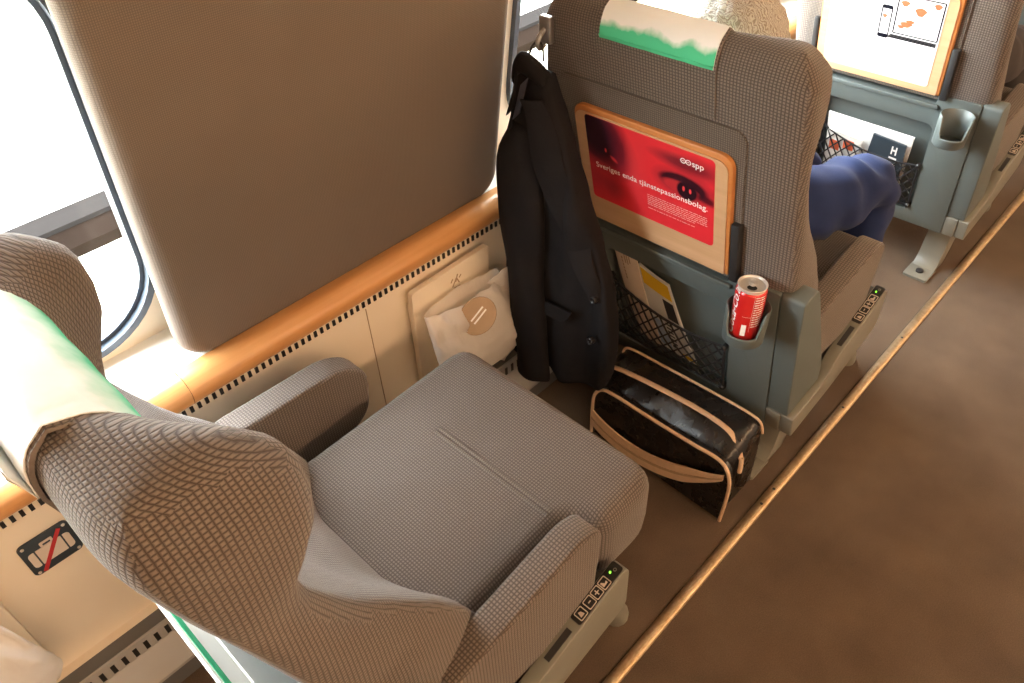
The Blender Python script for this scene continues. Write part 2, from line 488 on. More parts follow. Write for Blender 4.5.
# wooden bullnose rail along the sill
for k, (a, b) in enumerate(((XA, .2515), (.2525, XB))):
    prof = roundpoly([(1.072, .588), (1.040, .5905), (1.020, .568), (1.027, .542), (1.040, .530), (1.072, .528)], [.004, .016, .012, .012, .004, 0], 6)
    r_ = MB().prism(prof, lambda y, z, x: (x, y, z), a, b).build('trim_2' if k == 0 else 'trim_3', M['rail'], angle=60)
    struct(r_, 'orange beech rail under the window, ' + ('behind the joint' if k == 0 else 'ahead of the joint'))
# row of little dark slots under the rail
m = MB(); x = -1.0
while x < 1.3:
    m.box(x, x + .0062, 1.0425, 1.0452, .512, .5245); x += .0143
struct(m.build('trim_4', M['black'], smooth=False), 'row of small dark vent slots under the wooden rail')
m = MB()
for x in (.6225, 2.35, -1.1):
    m.box(x - .0008, x + .0008, 1.0438, 1.0452, .15, .505)
struct(m.build('trim_5', M['tan'], smooth=False), 'thin joints between the cream wall panels')
# horizontal moulding line of the panelling
for i, (a, b) in enumerate(wins):
    wn = empty('window_%d' % (i + 1), (0, W(.9), .9)); struct(wn, 'rounded carriage window number %d along the wall' % (i + 1))
    go = MB()
    for (ins0, ins1, d0, d1) in ((-.003, .010, -.012, .012), (.010, .018, .004, .03)):
        go.holed(rrect(a + ins0, b - ins0, WZ0 + ins0, WZ1 - ins0, WR - ins0, 10), [rrect(a + ins1, b - ins1, WZ0 + ins1, WZ1 - ins1, WR - ins1, 10)], wfn, d0, d1)
    go.build('gasket', M['gasket'], wn, (0, W(.9), .9), angle=50)
    MB().holed(rrect(a + .02, b - .02, WZ0 + .02, WZ1 - .02, WR - .02, 10), [], wfn, .034, .038).build('pane', M['glass'], wn, (0, W(.9), .9), smooth=False)

# upholstered panels between the windows
def wall_panel(x0, x1, label):
    z0, z1 = .578, 1.72
    F = lambda x, z, d: (x, 1.066 - .164 * (z - SILL) + d, z)
    rings = []
    for d, ins in ((.085, .03), (.07, .012), (.045, .003), (.025, .0), (.012, .004), (.004, .012), (0, .024)):
        rings.append([F(a, b, d) for a, b in rrect(x0 + ins, x1 - ins, z0 + ins * .8, z1 - ins, .055 - ins * .6, 8)])
    o = MB().loft(rings).build('wall_panel', M['pillar_fabric'], angle=50)
    return tag(o, label, 'panel', 'upholstered panels between the windows')
wall_panel(.279, 1.028, 'large taupe fabric panel between the two train windows above the wooden rail')
wall_panel(2.47, 3.19, 'taupe fabric panel further ahead beyond the second window')
wall_panel(-1.70, -.98, 'taupe fabric panel behind the nearest window')

# heater duct along the wall foot
def heater(x0, x1, label):
    root = empty('heater_duct', ((x0 + x1) / 2, 1.0, 0), label, 'heater', 'heater ducts along the wall')
    off = ((x0 + x1) / 2, 1.0, 0)
    fn = lambda y, z, x: (x, y, z)
    MB().prism([(1.046, .150), (1.0265, .150), (1.0265, .144), (1.046, .144)], fn, x0, x1).build('cover_strip', M['cream'], root, off, smooth=False)
    MB().prism([(1.0265, .150), (.999, .150), (.999, .140), (1.0265, .140)], fn, x0, x1).build('top_rail', M['heater_dark'], root, off, smooth=False)
    MB().prism([(.9975, .151), (.9935, .150), (.993, .11), (.957, .058), (.957, .05), (1.0, .05), (1.0265, .139), (.9975, .139)], fn, x0, x1).build('front_cover', M['heater'], root, off, smooth=False)
    g = MB(); x = x0 + .03
    while x < x1 - .03:
        g.box(x, x + .008, .992, .9945, .115, .138); x += .021
    g.build('grille', M['black'], root, off, smooth=False)
    MB().prism([(.962, .052), (.962, .002), (1.045, .002), (1.045, .052)], fn, x0, x1).build('skirt', M['heater_dark'], root, off, smooth=False)
    return root
heater(-1.2, .42, 'grey slotted heater duct on the wall foot behind the nearest seat')
heater(.43, 2.3, 'grey slotted heater duct on the wall foot behind the hanging jacket')

# aluminium strip on the floor, with screws
st = empty('floor_strip', (1.5, .351, 0), 'long worn metal strip screwed along the aisle edge of the carpet', 'floor strip')
prof = [(.351 + .0125 * math.cos(t), .0005 + .0075 * math.sin(t)) for t in [PI * k / 10 for k in range(11)]]
MB().prism(prof, lambda y, z, x: (x, y, z), XA + .01, XB - .01).build('strip', M['strip'], st, (1.5, .351, 0))
for x in (.455, .478, 1.105, 1.16, 1.50, 1.85):
    sc = [[(x + r * math.cos(2 * PI * k / 10), .351 + r * math.sin(2 * PI * k / 10), z) for k in range(10)] for r, z in ((.0034, .0072), (.0034, .0086), (.0018, .0088))]
    MB().loft(sc).build('screw', M['dark'], st, (1.5, .351, 0))

# ------------------------------------------------------------------ the train seat
YC = .6625
def seat(X0, label, red=True, top=1.0, lean=0.0, detail=True, poster=None, ysh=0.0, puff=0.0, wl=.03, band=(.575, .838), slide=-.028, cslide=-.15):
    """everything below is in the seat's own frame: x forward from the rear plane, y across the carriage, z up"""
    root = empty('train_seat', (X0 + .25, YC, 0), label, 'seat', 'train seats in a row by the window')
    off = (.25, YC, 0)
    RX = lambda z, d=0: .065 - .21 * z + d
    # -------- backrest: lofted, winged at head height
    Dt = [(.40, .215), (.47, .20), (.55, .172), (.61, .146), (.68, .112), (.74, .092), (.80, .080), (.85, .083), (.89, .108), (.93, .130), (.97, .134), (1.0, .128), (1.06, .108)]
    Ct = [(.40, .155), (.47, .150), (.53, .130), (.6, .100), (.7, .078), (.8, .070), (1.06, .070)]
    N = 40
    def half(z, dl):
        up = max(0, min(1, (z - .84) / .18)); D, c = lerp_table(Dt, z) + puff * up, lerp_table(Ct, z) + puff * .5 * up
        k = .5 + .5 * max(0, min(1, (z - .5) / .3))
        tip = .442
        ys = (.008 if puff else .002) * max(0, min(1, (z - .84) / .1))
        r0 = .04 * max(0, min(1, (.575 - z) / .025))
        pts = [(r0, YC, 0), (r0, .52, 0), (r0 + .001, .465 - ys, 0), (r0 + .009, .424 - ys, 0), (r0 + .026, .407 - ys, 0), (.45 * D + .006 + r0 * .4, .409 - ys, 0), (.82 * D, .424 - ys, 0), (D - .003, .441 - ys * .4, 0), (D, .456, 0), (.93 * D + .07 * c - .004, tip + .040, 0), (.35 * D + .65 * c, tip + .085, 0), (c + .002, tip + .13, 0), (c, .62, 0), (c, YC, 0)]
        return spline(pts, 6)
    def ring(z, dl):
        h = half(z, dl)
        if dl:
            nn = []
            for i, p in enumerate(h):
                a, b = h[max(i - 1, 0)], h[min(i + 1, len(h) - 1)]
                t = (b - a).normalized(); nv = Vector((t.y, -t.x, 0)); nn.append(nv)
            h = [p - n_ * dl for p, n_ in zip(h, nn)] if nn[3].x < 0 else [p + n_ * dl for p, n_ in zip(h, nn)]
            for p in (h[0], h[-1]): p.y = YC
        # split at the outermost point of the side
        j = min(range(len(h)), key=lambda i: h[i].y)
        rear = resample(h[:j + 1], 34); front = resample(h[j:], 34)
        return rear, front
    zs = [.44, .48, .52, .55, .575, .60, .64, .68, .72, .76, .80, .83, .86, .89, .92, .95, .98, 1.005]
    lv = [(z, 0) for z in zs[:-1]] + [(1.0, .001), (1.014, .004), (1.026, .009), (1.036, .0155), (1.043, .022), (1.047, .028)]
    shy = lambda z: ysh * max(0, min(1, (z - .6) / .3))
    zmap = lambda z: z if z <= .6 else .6 + (z - .6) * top
    rings, uvs = [], []
    rows = []; vacc = 0; pz = pd = None
    for z, dl in lv:
        rear, front = ring(z, dl)
        zz = zmap(z); sx = RX(zz) - lean * max(0, zz - .5)
        loop = [p for p in rear] + front[1:]                                  # aisle half, from rear centre round the side to front centre
        wz = wl * max(0, min(1, (.97 - z) / .12))
        other = [Vector((p.x, 2 * YC - p.y + wz * max(0, (YC - .05 - p.y) / .22), 0)) for p in reversed(loop)][1:-1]
        full = loop + other
        rows.append((loop, zz, sx))
        rings.append([(sx + p.x, p.y + shy(z), zz + (-.012 * max(0, (.46 - p.y) / .08) ** 1 - .012 * max(0, (p.y - (2 * YC - .46)) / .08) if z > 1.0 else 0)) for p in full])
        cum = lambda P: [sum((P[k + 1] - P[k]).length for k in range(i)) for i in range(len(P))]
        ur = cum(rear); uf = list(reversed(cum(list(reversed(front)))))
        vacc += math.hypot(zz - pz, dl - pd) * 1.02 if pz is not None else 0; pz, pd = zz, dl
        uvs.append((vacc, ur, uf))
    # keep columns straight on the big faces: the weave follows y across the back and z upward
    vtop = uvs[-1][0]
    mb = MB(); nfull = len(rings[0]); nr_, nf_ = 34, 34
    VV = [p for r in rings for p in r]; FF, QQ = [], []
    half_n = nr_ + nf_ - 1
    def uvp(a, j, on_rear, sgn):
        v_, ur_, uf_ = uvs[a]
        return (sgn * ur_[j], v_) if on_rear else (sgn * uf_[j - (nr_ - 1)], 2 * vtop + .07 - v_)
    for a in range(len(rings) - 1):
        for b in range(nfull):
            c = (b + 1) % nfull
            FF.append((a * nfull + b, a * nfull + c, (a + 1) * nfull + c, (a + 1) * nfull + b))
            if b < half_n - 1: j0, j1, sg = b, b + 1, 1
            else:
                j0 = nfull - b; j1 = nfull - b - 1; sg = -1
            onr = max(j0, j1) <= nr_ - 1
            QQ.append([uvp(a, j0, onr, sg), uvp(a, j1, onr, sg), uvp(a + 1, j1, onr, sg), uvp(a + 1, j0, onr, sg)])
    mb.add(VV, FF, 0, QQ)
    # domed top: join rear and front halves
    top_ring = rings[-1]; n = len(top_ring); H = n // 2
    strip_rows = []
    for k in range(0, 5):
        t = k / 4; dome = .007 * 4 * t * (1 - t)
        row = []
        for i in range(0, 34):
            # rear index i (centre->side) and its front partner
            fi = H - i
            a, b = Vector(top_ring[i]), Vector(top_ring[fi])
            p = a.lerp(b, t); p.z += dome; row.append(p)
        strip_rows.append(row)
    V, F, Q = [], [], []
    for side in (0, 1):
        o = len(V)
        for row in strip_rows:
            for p in row: V.append((p.x, p.y if side == 0 else 2 * (YC + ysh) - p.y, p.z))
        nr = 34
        for a in range(4):
            for i in range(nr - 1):
                F.append((o + a * nr + i, o + a * nr + i + 1, o + (a + 1) * nr + i + 1, o + (a + 1) * nr + i))
                fr = lambda ii: uvs[-1][2][H - ii - 33]
                sg = 1 if side == 0 else -1
                Q.append([(sg * (uvs[-1][1][ii] * (1 - vv) + fr(ii) * vv), vtop + vv * .07) for ii, vv in ((i, a / 4), (i + 1, a / 4), (i + 1, (a + 1) / 4), (i, (a + 1) / 4))])
    mb.add(V, F, 0, Q)
    mb.uv = [None] * len(mb.f)
    back = mb.build('backrest', M['fabric'], root, off, angle=179)
    bm = bmesh.new(); bm.from_mesh(back.data)
    vs_ = [v for v in bm.verts if v.co.z > zmap(1.0)]
    for _ in range(4): bmesh.ops.smooth_vert(bm, verts=vs_, factor=.5, use_axis_x=True, use_axis_y=True, use_axis_z=True)
    bm.normal_update(); zt_ = zmap(1.047); uvl = bm.loops.layers.uv.active
    for f_ in bm.faces:
        nn = f_.normal; ax = max(range(3), key=lambda i_: abs(nn[i_]))
        for lp in f_.loops:
            x_, y_, z_ = lp.vert.co; y_ = -abs(y_)
            if ax == 2: lp[uvl].uv = (-y_ - z_, x_ + 1.21 * z_)
            elif ax == 1: lp[uvl].uv = (-y_ - z_, x_ + 1.21 * zt_)
            elif nn.x < 0: lp[uvl].uv = (-y_ - zt_, x_ + 1.21 * z_)
            else: lp[uvl].uv = (-y_ - zt_, x_ - .79 * z_ + 2 * zt_)
    bm.to_mesh(back.data); bm.free()
    # -------- centre band over the head, from the rear seam over the top to the front
    def band_profile(z_rear, z_front, o_, npt=9):
        P = []
        for k in range(7):
            z = z_rear + (1.0 - z_rear) * k / 6; zz = zmap(z); P.append((RX(zz) - lean * max(0, zz - .5) - o_, zz))
        for z, dl in ((1.014, .004), (1.026, .009), (1.036, .0155), (1.043, .022), (1.047, .028)):
            zz = zmap(z); P.append((RX(zz) - lean * max(0, zz - .5) + dl - o_, zz + o_ * .7))
        zz = zmap(1.047); P.append((RX(zz) - lean * max(0, zz - .5) + .035, zz + .007 + o_))
        for z, dl in ((1.047, .028), (1.043, .022), (1.036, .0155), (1.026, .009), (1.014, .004), (1.0, .001)):
            zz = zmap(z); P.append((RX(zz) - lean * max(0, zz - .5) + .070 + puff * .5 - dl + o_, zz + o_ * .7))
        for k in range(1, 6):
            z = 1.0 + (z_front - 1.0) * k / 5; zz = zmap(z); P.append((RX(zz) - lean * max(0, zz - .5) + lerp_table(Ct, z) + puff * .5 * max(0, min(1, (z - .84) / .18)) + o_, zz))
        return P
    def strap(zr, zf, y0, y1, o0, o1, ny=2, wave=0, v0=None):
        A, B = band_profile(zr, zf, o0), band_profile(zr, zf, o1)
        b_ = MB(); L = [0]
        for p, q in zip(B, B[1:]): L.append(L[-1] + math.hypot(q[0] - p[0], q[1] - p[1]))
        if v0 is not None: L = [v0 + (1 - v0) * q / L[-1] for q in L]
        for prof, flip in ((B, 0), (A, 1)):
            Vv, Ff, Qq = [], [], []
            for j in range(ny + 1):
                y = y0 + (y1 - y0) * j / ny
                for i, (x, z) in enumerate(prof):
                    w_ = wave * math.sin(j * 1.7 + i * .9) * (1.0 if i in (0, 1, len(prof) - 1, len(prof) - 2) else .25)
                    Vv.append((x - (w_ if i < 8 else -w_), y + shy(z), z + abs(w_) * .4))
            n_ = len(prof)
            for j in range(ny):
                for i in range(n_ - 1):
                    Ff.append((j * n_ + i, j * n_ + i + 1, (j + 1) * n_ + i + 1, (j + 1) * n_ + i))
                    yy = [y0 + (y1 - y0) * (j + e) / ny for e in (0, 1)]
                    Qq.append([(yy[0], L[i]), (yy[0], L[i + 1]), (yy[1], L[i + 1]), (yy[1], L[i])])
            b_.add(Vv, Ff, 0, Qq)
        n_ = len(A)
        for j, y in ((0, y0), (ny, y1)):
            Vv = [(x, y + shy(z), z) for x, z in A] + [(x, y + shy(z), z) for x, z in B]
            b_.add(Vv, [(i, i + 1, n_ + i + 1, n_ + i) for i in range(n_ - 1)], 0, [[(.5, .5)] * 4] * (n_ - 1))
        return b_
    strap(.912, .80, band[0], band[1], .0005, .004).build('headrest_band', M['fabric'], root, off, angle=60)
    root['cover_y'] = 0
    # -------- recessed rear cloth and its frame
    F3 = lambda y, z, d: (RX(zmap(z)) - lean * max(0, zmap(z) - .5) + d, y, zmap(z))
    MB().prism(rrect(.510, .905, .56, .905, .025, 5), F3, -.0035, .004).build('rear_cloth', M['fabric_dim'], root, off, bevel=.002)
    # -------- lower shell with the recessed pocket
    sh = MB()
    P3 = lambda y, z, d: (RX(z, d), y, z)
    outer = roundpoly([(.424, .152), (.905, .152), (.935, .20), (.935, .575), (.872, .575), (.872, .548), (.530, .548), (.530, .575), (.424, .575)], [.004, .03, .03, .015, .004, .008, .008, .004, .006])
    sh.holed(outer, [rrect(.522, .835, .197, .487, .02, 5)], P3, -.004, .03)
    sh.prism([(.424, .152), (.93, .152), (.93, .55), (.424, .55)], P3, .03, .10)
    sh.build('back_shell', M['shell'], root, off, bevel=.0025, seg=2)
    MB().prism(rrect(.522, .872, .536, .5475, .003, 2), P3, -.012, .0).build('tray_shelf', M['shell'], root, off, bevel=.002)
    ear = roundpoly([(.0195, .218), (-.057, .575), (-.002, .582), (.145, .285), (.15, .236)], [.004, .012, .02, .02, .004])
    MB().prism(ear, lambda x, z, y: (x, y, z), .376, .4235).build('shell_side', M['shell'], root, off, bevel=.012, seg=4)
    ear2 = roundpoly([(.0195, .21), (-.057, .575), (-.002, .582), (.145, .285), (.15, .21)], [.004, .012, .02, .02, .004])
    MB().prism(ear2, lambda x, z, y: (x, y, z), .936, .962).build('shell_side', M['shell'], root, off, bevel=.008, seg=3)
    # -------- light side panel along the aisle, with the control plate
    sp = roundpoly([(.0335, .152), (.0195, .216), (.150, .234), (.195, .284), (.418 + slide, .356 + slide * .32), (.435 + slide, .345 + slide * .32), (.437 + slide, .240), (.425 + slide, .228), (.2, .178)], [.006, .004, .02, .012, .004, .012, .012, .012, .03])
    side = MB().prism(sp, lambda x, z, y: (x, y, z), .361, .389).prism([(.031, .152), (.0165, .216), (.085, .222), (.085, .152)], lambda x, z, y: (x, y, z), .3892, .4238).build('side_panel', M['side'], root, off, bevel=.006, seg=3)
    sl_ = (.356 - .284) / (.418 - .195)
    T3 = lambda x, y, h: (x + slide, y, .284 + (x + slide - .195) * sl_ + h)
    if detail:
        MB().prism([(.245, .369), (.30, .369), (.30, .380), (.245, .380)], T3, -.001, .0012).build('groove', M['dark'], side, off, smooth=False)
        MB().prism(rrect(.314, .422, .3645, .3865, .004, 3), T3, -.001, .0022).build('control_plate', M['black'], side, off, smooth=False)
        for k in range(4):
            xa = .320 + k * .0182 + (0 if k == 0 else .003)
            b_ = MB()
            b_.holed(rrect(xa, xa + .0165, .3660, .3840, .002, 2), [rrect(xa + .0012, xa + .0153, .3673, .3828, .0015, 2)], T3, .0022, .0034)
            if k == 0: b_.prism([(xa + .004, 0.3705), (xa + .012, 0.3705), (xa + .010, 0.3775), (xa + .006, 0.3795)], T3, .0022, .003)
            elif k == 1: b_.prism([(xa + .006, 0.3745), (xa + .011, 0.3745), (xa + .011, 0.3765), (xa + .006, 0.3765)], T3, .0022, .003)
            elif k == 2:
                b_.prism([(xa + .004, 0.3745), (xa + .0125, 0.3745), (xa + .0125, 0.3763), (xa + .004, 0.3763)], T3, .0022, .003)
                b_.prism([(xa + .0074, 0.3705), (xa + .0092, 0.3705), (xa + .0092, 0.3800), (xa + .0074, 0.3800)], T3, .0022, .003)
            else: b_.prism([(xa + .003, 0.3710), (xa + .0125, 0.3715), (xa + .0125, 0.3755), (xa + .008, 0.3740), (xa + .005, 0.3795), (xa + .003, 0.3790)], T3, .0022, .003)
            b_.build('button', M['sign_light'], side, off, smooth=False)
        b_ = MB(); b_.prism([(.404 + .0018 * math.cos(2 * PI * i / 10), .378 + .0018 * math.sin(2 * PI * i / 10)) for i in range(10)], T3, .0022, .0036); b_.build('indicator_lamp', M['led'], side, off)
        b_ = MB(); b_.holed([(.412 + .003 * math.cos(2 * PI * i / 12), .3745 + .003 * math.sin(2 * PI * i / 12)) for i in range(12)], [[(.412 + .0018 * math.cos(2 * PI * i / 12), .3745 + .0018 * math.sin(2 * PI * i / 12)) for i in range(12)]], T3, .0022, .003); b_.build('power_mark', M['side'], side, off, smooth=False)
    # -------- armrests
    ar = roundpoly([(.075 - slide, .30), (.075 - slide, .462), (.20, .480), (.345, .506), (.392, .482), (.374, .29)], [.01, .01, .05, .03, .035, .03])
    MB().prism(ar, lambda x, z, y: (x + slide, y, z), .386, .438).build('armrest', M['fabric'], root, off, bevel=.009, seg=4)
    ar = roundpoly([(.075 - slide, .365), (.075 - slide, .540), (.31, .532), (.366, .492), (.352, .395), (.27, .347)], [.01, .03, .04, .035, .03, .03])
    MB().prism(ar, lambda x, z, y: (x + slide, y, z), .916, .972).build('armrest', M['fabric_fine'], root, off, bevel=.014, seg=4)
    # -------- cushion
    plan = roundpoly([(.07, .452), (.380, .452), (.402, .398), (.545, .396), (.552, .872), (.07, .878)], [.02, .03, .03, .05, .05, .03], 8)
    plan = [tuple(p[:2]) for p in resample(plan + [plan[0]], 121)[:-1]]
    rgs = []
    cen = Vector((.33, .65))
    for z, ins in ((.285, .022), (.295, .010), (.315, .004), (.36, .0), (.42, .0), (.440, .004), (.452, .010), (.460, .018), (.464, .026), (.4655, .033)):
        rr = []
        for i, p in enumerate(plan):
            a, b = Vector(plan[i - 1]), Vector(plan[(i + 1) % len(plan)])
            t = (b - a).normalized(); nv = Vector((-t.y, t.x)); q = Vector(p) + nv * ins
            tilt = -.05 * (.55 - q.x) * (1 if z > .4 else 0)
            rr.append((max(q.x + cslide, .075), q.y, z + tilt * max(0, (z - .36) / .1)))
        rgs.append(rr)
    cu = MB().loft(rgs, True, True).build('cushion', M['fabric_fine'], root, off, angle=80)
    if detail:
        for dx in (0, .0095):
            P_ = [(.356 + dx + cslide, y, .4558 - .004 * max(0, abs(y - .61) / .13 - .75)) for y in [.48 + .26 * k / 20 for k in range(21)]]
            MB().tube(P_, .0030, 6).build('seam', M['fabric_dim'], cu, off)
    # -------- base and feet
    MB().box(.10, .46, .40, .90, .20, .30).build('seat_base', M['dark'], root, off, bevel=.01)
    for (y0, y1) in ((.405, .47), (.84, .905)):
        foot = MB()
        foot.prism(roundpoly([(.0, .002), (.06, .004), (.09, .03), (.105, .10), (.11, .158), (.30, .19), (.30, .16), (.20, .12), (.17, .05), (.14, .002)], [.0, .02, .03, .02, .0, 0, .02, .05, .04, 0]), lambda x, z, y: (x - .01, y, z), y0, y1)
        foot.prism(rrect(-.008, .07, y0 - .003, y1 + .003, .006, 3), lambda x, y, z: (x, y, z), .001, .009)
        lg = foot.build('leg', M['side'], root, off, bevel=.003, seg=2)
        if detail:
            yb = (y0 + y1) / 2
            MB().loft([[(.028 + r * math.cos(2 * PI * k / 12), yb + r * math.sin(2 * PI * k / 12), z) for k in range(12)] for r, z in ((.011, .008), (.011, .014), (.006, .017))]).build('bolt', M['dark'], lg, off)
    for yb in (.43, .87):
        MB().tube([(.515, yb, .0), (.513, yb, .012), (.50, yb, .05), (.40, yb, .21), (.36, yb, .26)], [.026, .027, .024, .022, .022], 14).build('leg', M['side'], root, off, angle=60)
    # coat hook on the window corner of the back
    hx = lambda z: RX(z) - .004
    MB().box(hx(.985) - .008, hx(.985) + .006, .895, .921, .945, .992).build('coat_hook', M['hookmetal'], root, off, bevel=.003)
    hk = MB(); hk.tube(spline([(hx(.97) - .006, .908, .972), (hx(.97) - .022, .908, .962), (hx(.96) - .030, .908, .950), (hx(.95) - .026, .908, .940), (hx(.95) - .014, .908, .944)], 4), .0045, 8)
    hk.build('hook_prong', M['hookmetal'], root, off)
    # -------- tray, poster and brackets
    if True:
        TY0, TY1 = .527, .866
        tr = MB().prism(roundpoly([(TY0, .574), (TY1, .574), (TY1, .842), (TY0, .842)], [.004, .004, .028, .028], 7), P3, -.013, .012).build('tray', [M['tray_edge']], root, off, bevel=.003, seg=2)
        MB().prism(roundpoly([(TY0 + .008, .575), (TY1 - .004, .575), (TY1 - .004, .830), (TY0 + .008, .830)], [.003, .003, .024, .024], 7), P3, -.0152, -.0132).build('tray_face', M['tray'], tr, off, smooth=False)
        for y0, y1 in ((TY0 - .019, TY0 - .002), (TY1 + .002, TY1 + .016)):
            MB().prism([(y0, .565), (y1, .565), (y1, .705), (y0, .705)], P3, -.016, .012).build('tray_bracket', M['dark'], root, off, bevel=.003, seg=2)
        py0, py1, pz0, pz1 = (.559, .838, .634, .832) if poster != 'white' else (.560, .842, .592, .83)
        if poster:
            pm = M['poster_red'] if poster == 'red' else M['poster_white']
            lp = rrect(py0, py1, pz0, pz1 - .006, .008, 4)
            pb = MB(); nL = len(lp)
            q = [((py1 - a) / (py1 - py0), (b - pz0) / (pz1 - .006 - pz0)) for a, b in lp]
            pb.add([P3(a, b, -.0162) for a, b in lp], [tuple(range(nL))], 0, [q])
            pb.add([P3(a, b, -.0154) for a, b in lp] + [P3(a, b, -.0162) for a, b in lp], [(i, (i + 1) % nL, nL + (i + 1) % nL, nL + i) for i in range(nL)], 0, [[(.5, .1)] * 4] * nL)
            po = pb.build('poster', pm, tr, off, smooth=False)
            pw, ph = py1 - py0, pz1 - .006 - pz0
            U = lambda u, v, d=-.0165: P3(py1 - u * pw, pz0 + v * ph, d)      # poster coordinates, u to the right as read
            if poster == 'red':
                t_ = MB()
                v, f = text_mesh('Sveriges enda tjänstepassionsbolag.', .0172, lambda a, b: U(.055 + a / pw, .41 + b / ph), bold=.00018, space=1.03); t_.add(v, f)
                t_.build('lettering', M['print_white'], tr, off, smooth=False, fixn=False); t_ = MB()
                v, f = text_mesh('spp', .0175, lambda a, b: U(.838 + a / pw, .855 + b / ph), bold=.0002); t_.add(v, f)
                for k in range(2):
                    cu_, cv_ = .775 + k * .038, .882
                    ring_o = [(cu_ + .021 * math.cos(2 * PI * i / 16), cv_ + .029 * math.sin(2 * PI * i / 16)) for i in range(16)]
                    ring_i = [(cu_ + .014 * math.cos(2 * PI * i / 16), cv_ + .019 * math.sin(2 * PI * i / 16)) for i in range(16)]
                    t_.add([U(*p) for p in ring_o] + [U(*p) for p in ring_i], [(i, (i + 1) % 16, 16 + (i + 1) % 16, 16 + i) for i in range(16)])
                    t_.add([U(cu_ - .008, cv_ - .004), U(cu_ + .008, cv_ - .004), U(cu_ + .008, cv_ + .004), U(cu_ - .008, cv_ + .004)], [(0, 1, 2, 3)])
                t_.build('logo', M['print_white'], tr, off, smooth=False, fixn=False)
                t_ = MB(); rnd = random.Random(3)
                for r_ in range(8):                                            # block of small print, each dash a word
                    vv = .315 - r_ * .0235; u_ = .485; end = .955 if r_ not in (5, 7) else .86
                    if r_ == 6: continue
                    while u_ < end:
                        w_ = rnd.uniform(.012, .04); w_ = min(w_, end - u_)
                        t_.add([U(u_, vv), U(u_ + w_, vv), U(u_ + w_, vv + .0085), U(u_, vv + .0085)], [(0, 1, 2, 3)]); u_ += w_ + .006
                t_.build('small_print', plain('small_print_pink', (.85, .45, .42, 1), .5), tr, off, smooth=False, fixn=False)
            else:
                t_ = MB()                                                      # printed laptop and telephone
                def quad(us, mi): t_.add([U(a, b) for a, b in us], [tuple(range(len(us)))], mi)
                def line(a, b, w, mi):
                    a, b = Vector(a), Vector(b); d = (b - a).normalized(); nn = Vector((-d.y, d.x)) * w
                    quad([tuple(a - nn), tuple(b - nn), tuple(b + nn), tuple(a + nn)], mi)
                scr = [(.60, .52), (.985, .52), (.985, .93), (.60, .93)]
                for a, b in zip(scr, scr[1:] + scr[:1]): line(a, b, .006, 0)
                quad([(.585, .50), (.985, .50), (.985, .455), (.555, .455)], 3)
                for k in range(11):
                    for r_ in range(3): quad([(.60 + k * .034 - r_ * .008, .485 - r_ * .012), (.622 + k * .034 - r_ * .008, .485 - r_ * .012), (.622 + k * .034 - r_ * .008, .493 - r_ * .012), (.60 + k * .034 - r_ * .008, .493 - r_ * .012)], 0)
                line((.86, .42), (.985, .42), .003, 3)
                ph_ = rrect(.468, .566, .44, .80, .02, 3)
                t_.add([U(a, b) for a, b in ph_] + [U(.517 + (a - .517) * .78, .62 + (b - .62) * .88) for a, b in ph_], [(i, (i + 1) % len(ph_), len(ph_) + (i + 1) % len(ph_), len(ph_) + i) for i in range(len(ph_))], 0)
                quad([(.475, .455), (.56, .455), (.56, .485), (.475, .485)], 0); quad([(.475, .76), (.56, .76), (.56, .79), (.475, .79)], 0)
                for cx, cy, rx, ry in ((.66, .85, .035, .03), (.80, .79, .045, .045), (.93, .88, .03, .03), (.70, .63, .05, .03), (.73, .665, .035, .022), (.505, .68, .02, .02), (.66, .60, .03, .018)):
                    quad([(cx + rx * math.cos(t) * (1 + .25 * math.sin(3 * t)), cy + ry * math.sin(t)) for t in [2 * PI * k / 14 for k in range(14)]], 1)
                t_.build('picture_print', [M['ink_deep'], M['orange_print'], M['print_white'], M['dark']], tr, off, smooth=False, fixn=False)
    # -------- net pocket: a sagging diamond mesh of black cord
    nt = MB()
    y0, y1 = .530, .830
    topz = lambda s: .352 - .035 * math.sin(PI * s) * .4 + .045 * s ** 2
    def NP(s, t):
        y = y0 + (y1 - y0) * s; z = .212 + (topz(s) - .212) * t
        return Vector(P3(y, z, -.003 - .018 * math.sin(PI * min(1, t * .75 + .1)) * math.sin(PI * (.08 + .84 * s))))
    nu, nv = 11, 5
    for d in (1, -1):
        for k in range(-nv, nu + nv + 1):
            pts = []
            for j in range(nv * 2 + 1):
                t = j / (nv * 2); s = (k + d * t * nv * .8) / nu
                if -1e-6 <= s <= 1 + 1e-6: pts.append(NP(min(max(s, 0), 1), t))
            if len(pts) > 1: nt.tube(pts, .0021, 5)
    for (fa) in ([NP(s / 20, 1) for s in range(21)], [NP(s / 20, 0) for s in range(21)], [NP(0, s / 8) for s in range(9)], [NP(1, s / 8) for s in range(9)]):
        nt.tube(fa, .0030, 6)
    nt.build('pocket_net', M['net'], root, off)
    for s, t in ((0, 1), (0, 0), (1, 1), (1, 0)):
        p = NP(s, t); kb = MB()
        kb.loft([[(p.x + h - .002, p.y + r * math.cos(2 * PI * k / 10), p.z + r * math.sin(2 * PI * k / 10)) for k in range(10)] for h, r in ((.012, .007), (-.004, .007), (-.007, .004))])
        kb.build('net_clip', M['black'], root, off)
    # -------- cup holder: open ring with a notch in its front rim
    cx, cy, z0 = RX(.52) - .051, .462, .474
    NN = 40; Ro, Ri = .0405, .0365
    rim = []
    for k in range(NN):
        a = 2 * PI * k / NN
        g = math.cos(a - math.radians(200)); w_ = max(0, (g - .50) / .5)
        w_ = min(1, w_ * 1.9); w_ = w_ * w_ * (3 - 2 * w_)
        rim.append(z0 + .080 - .052 * w_)
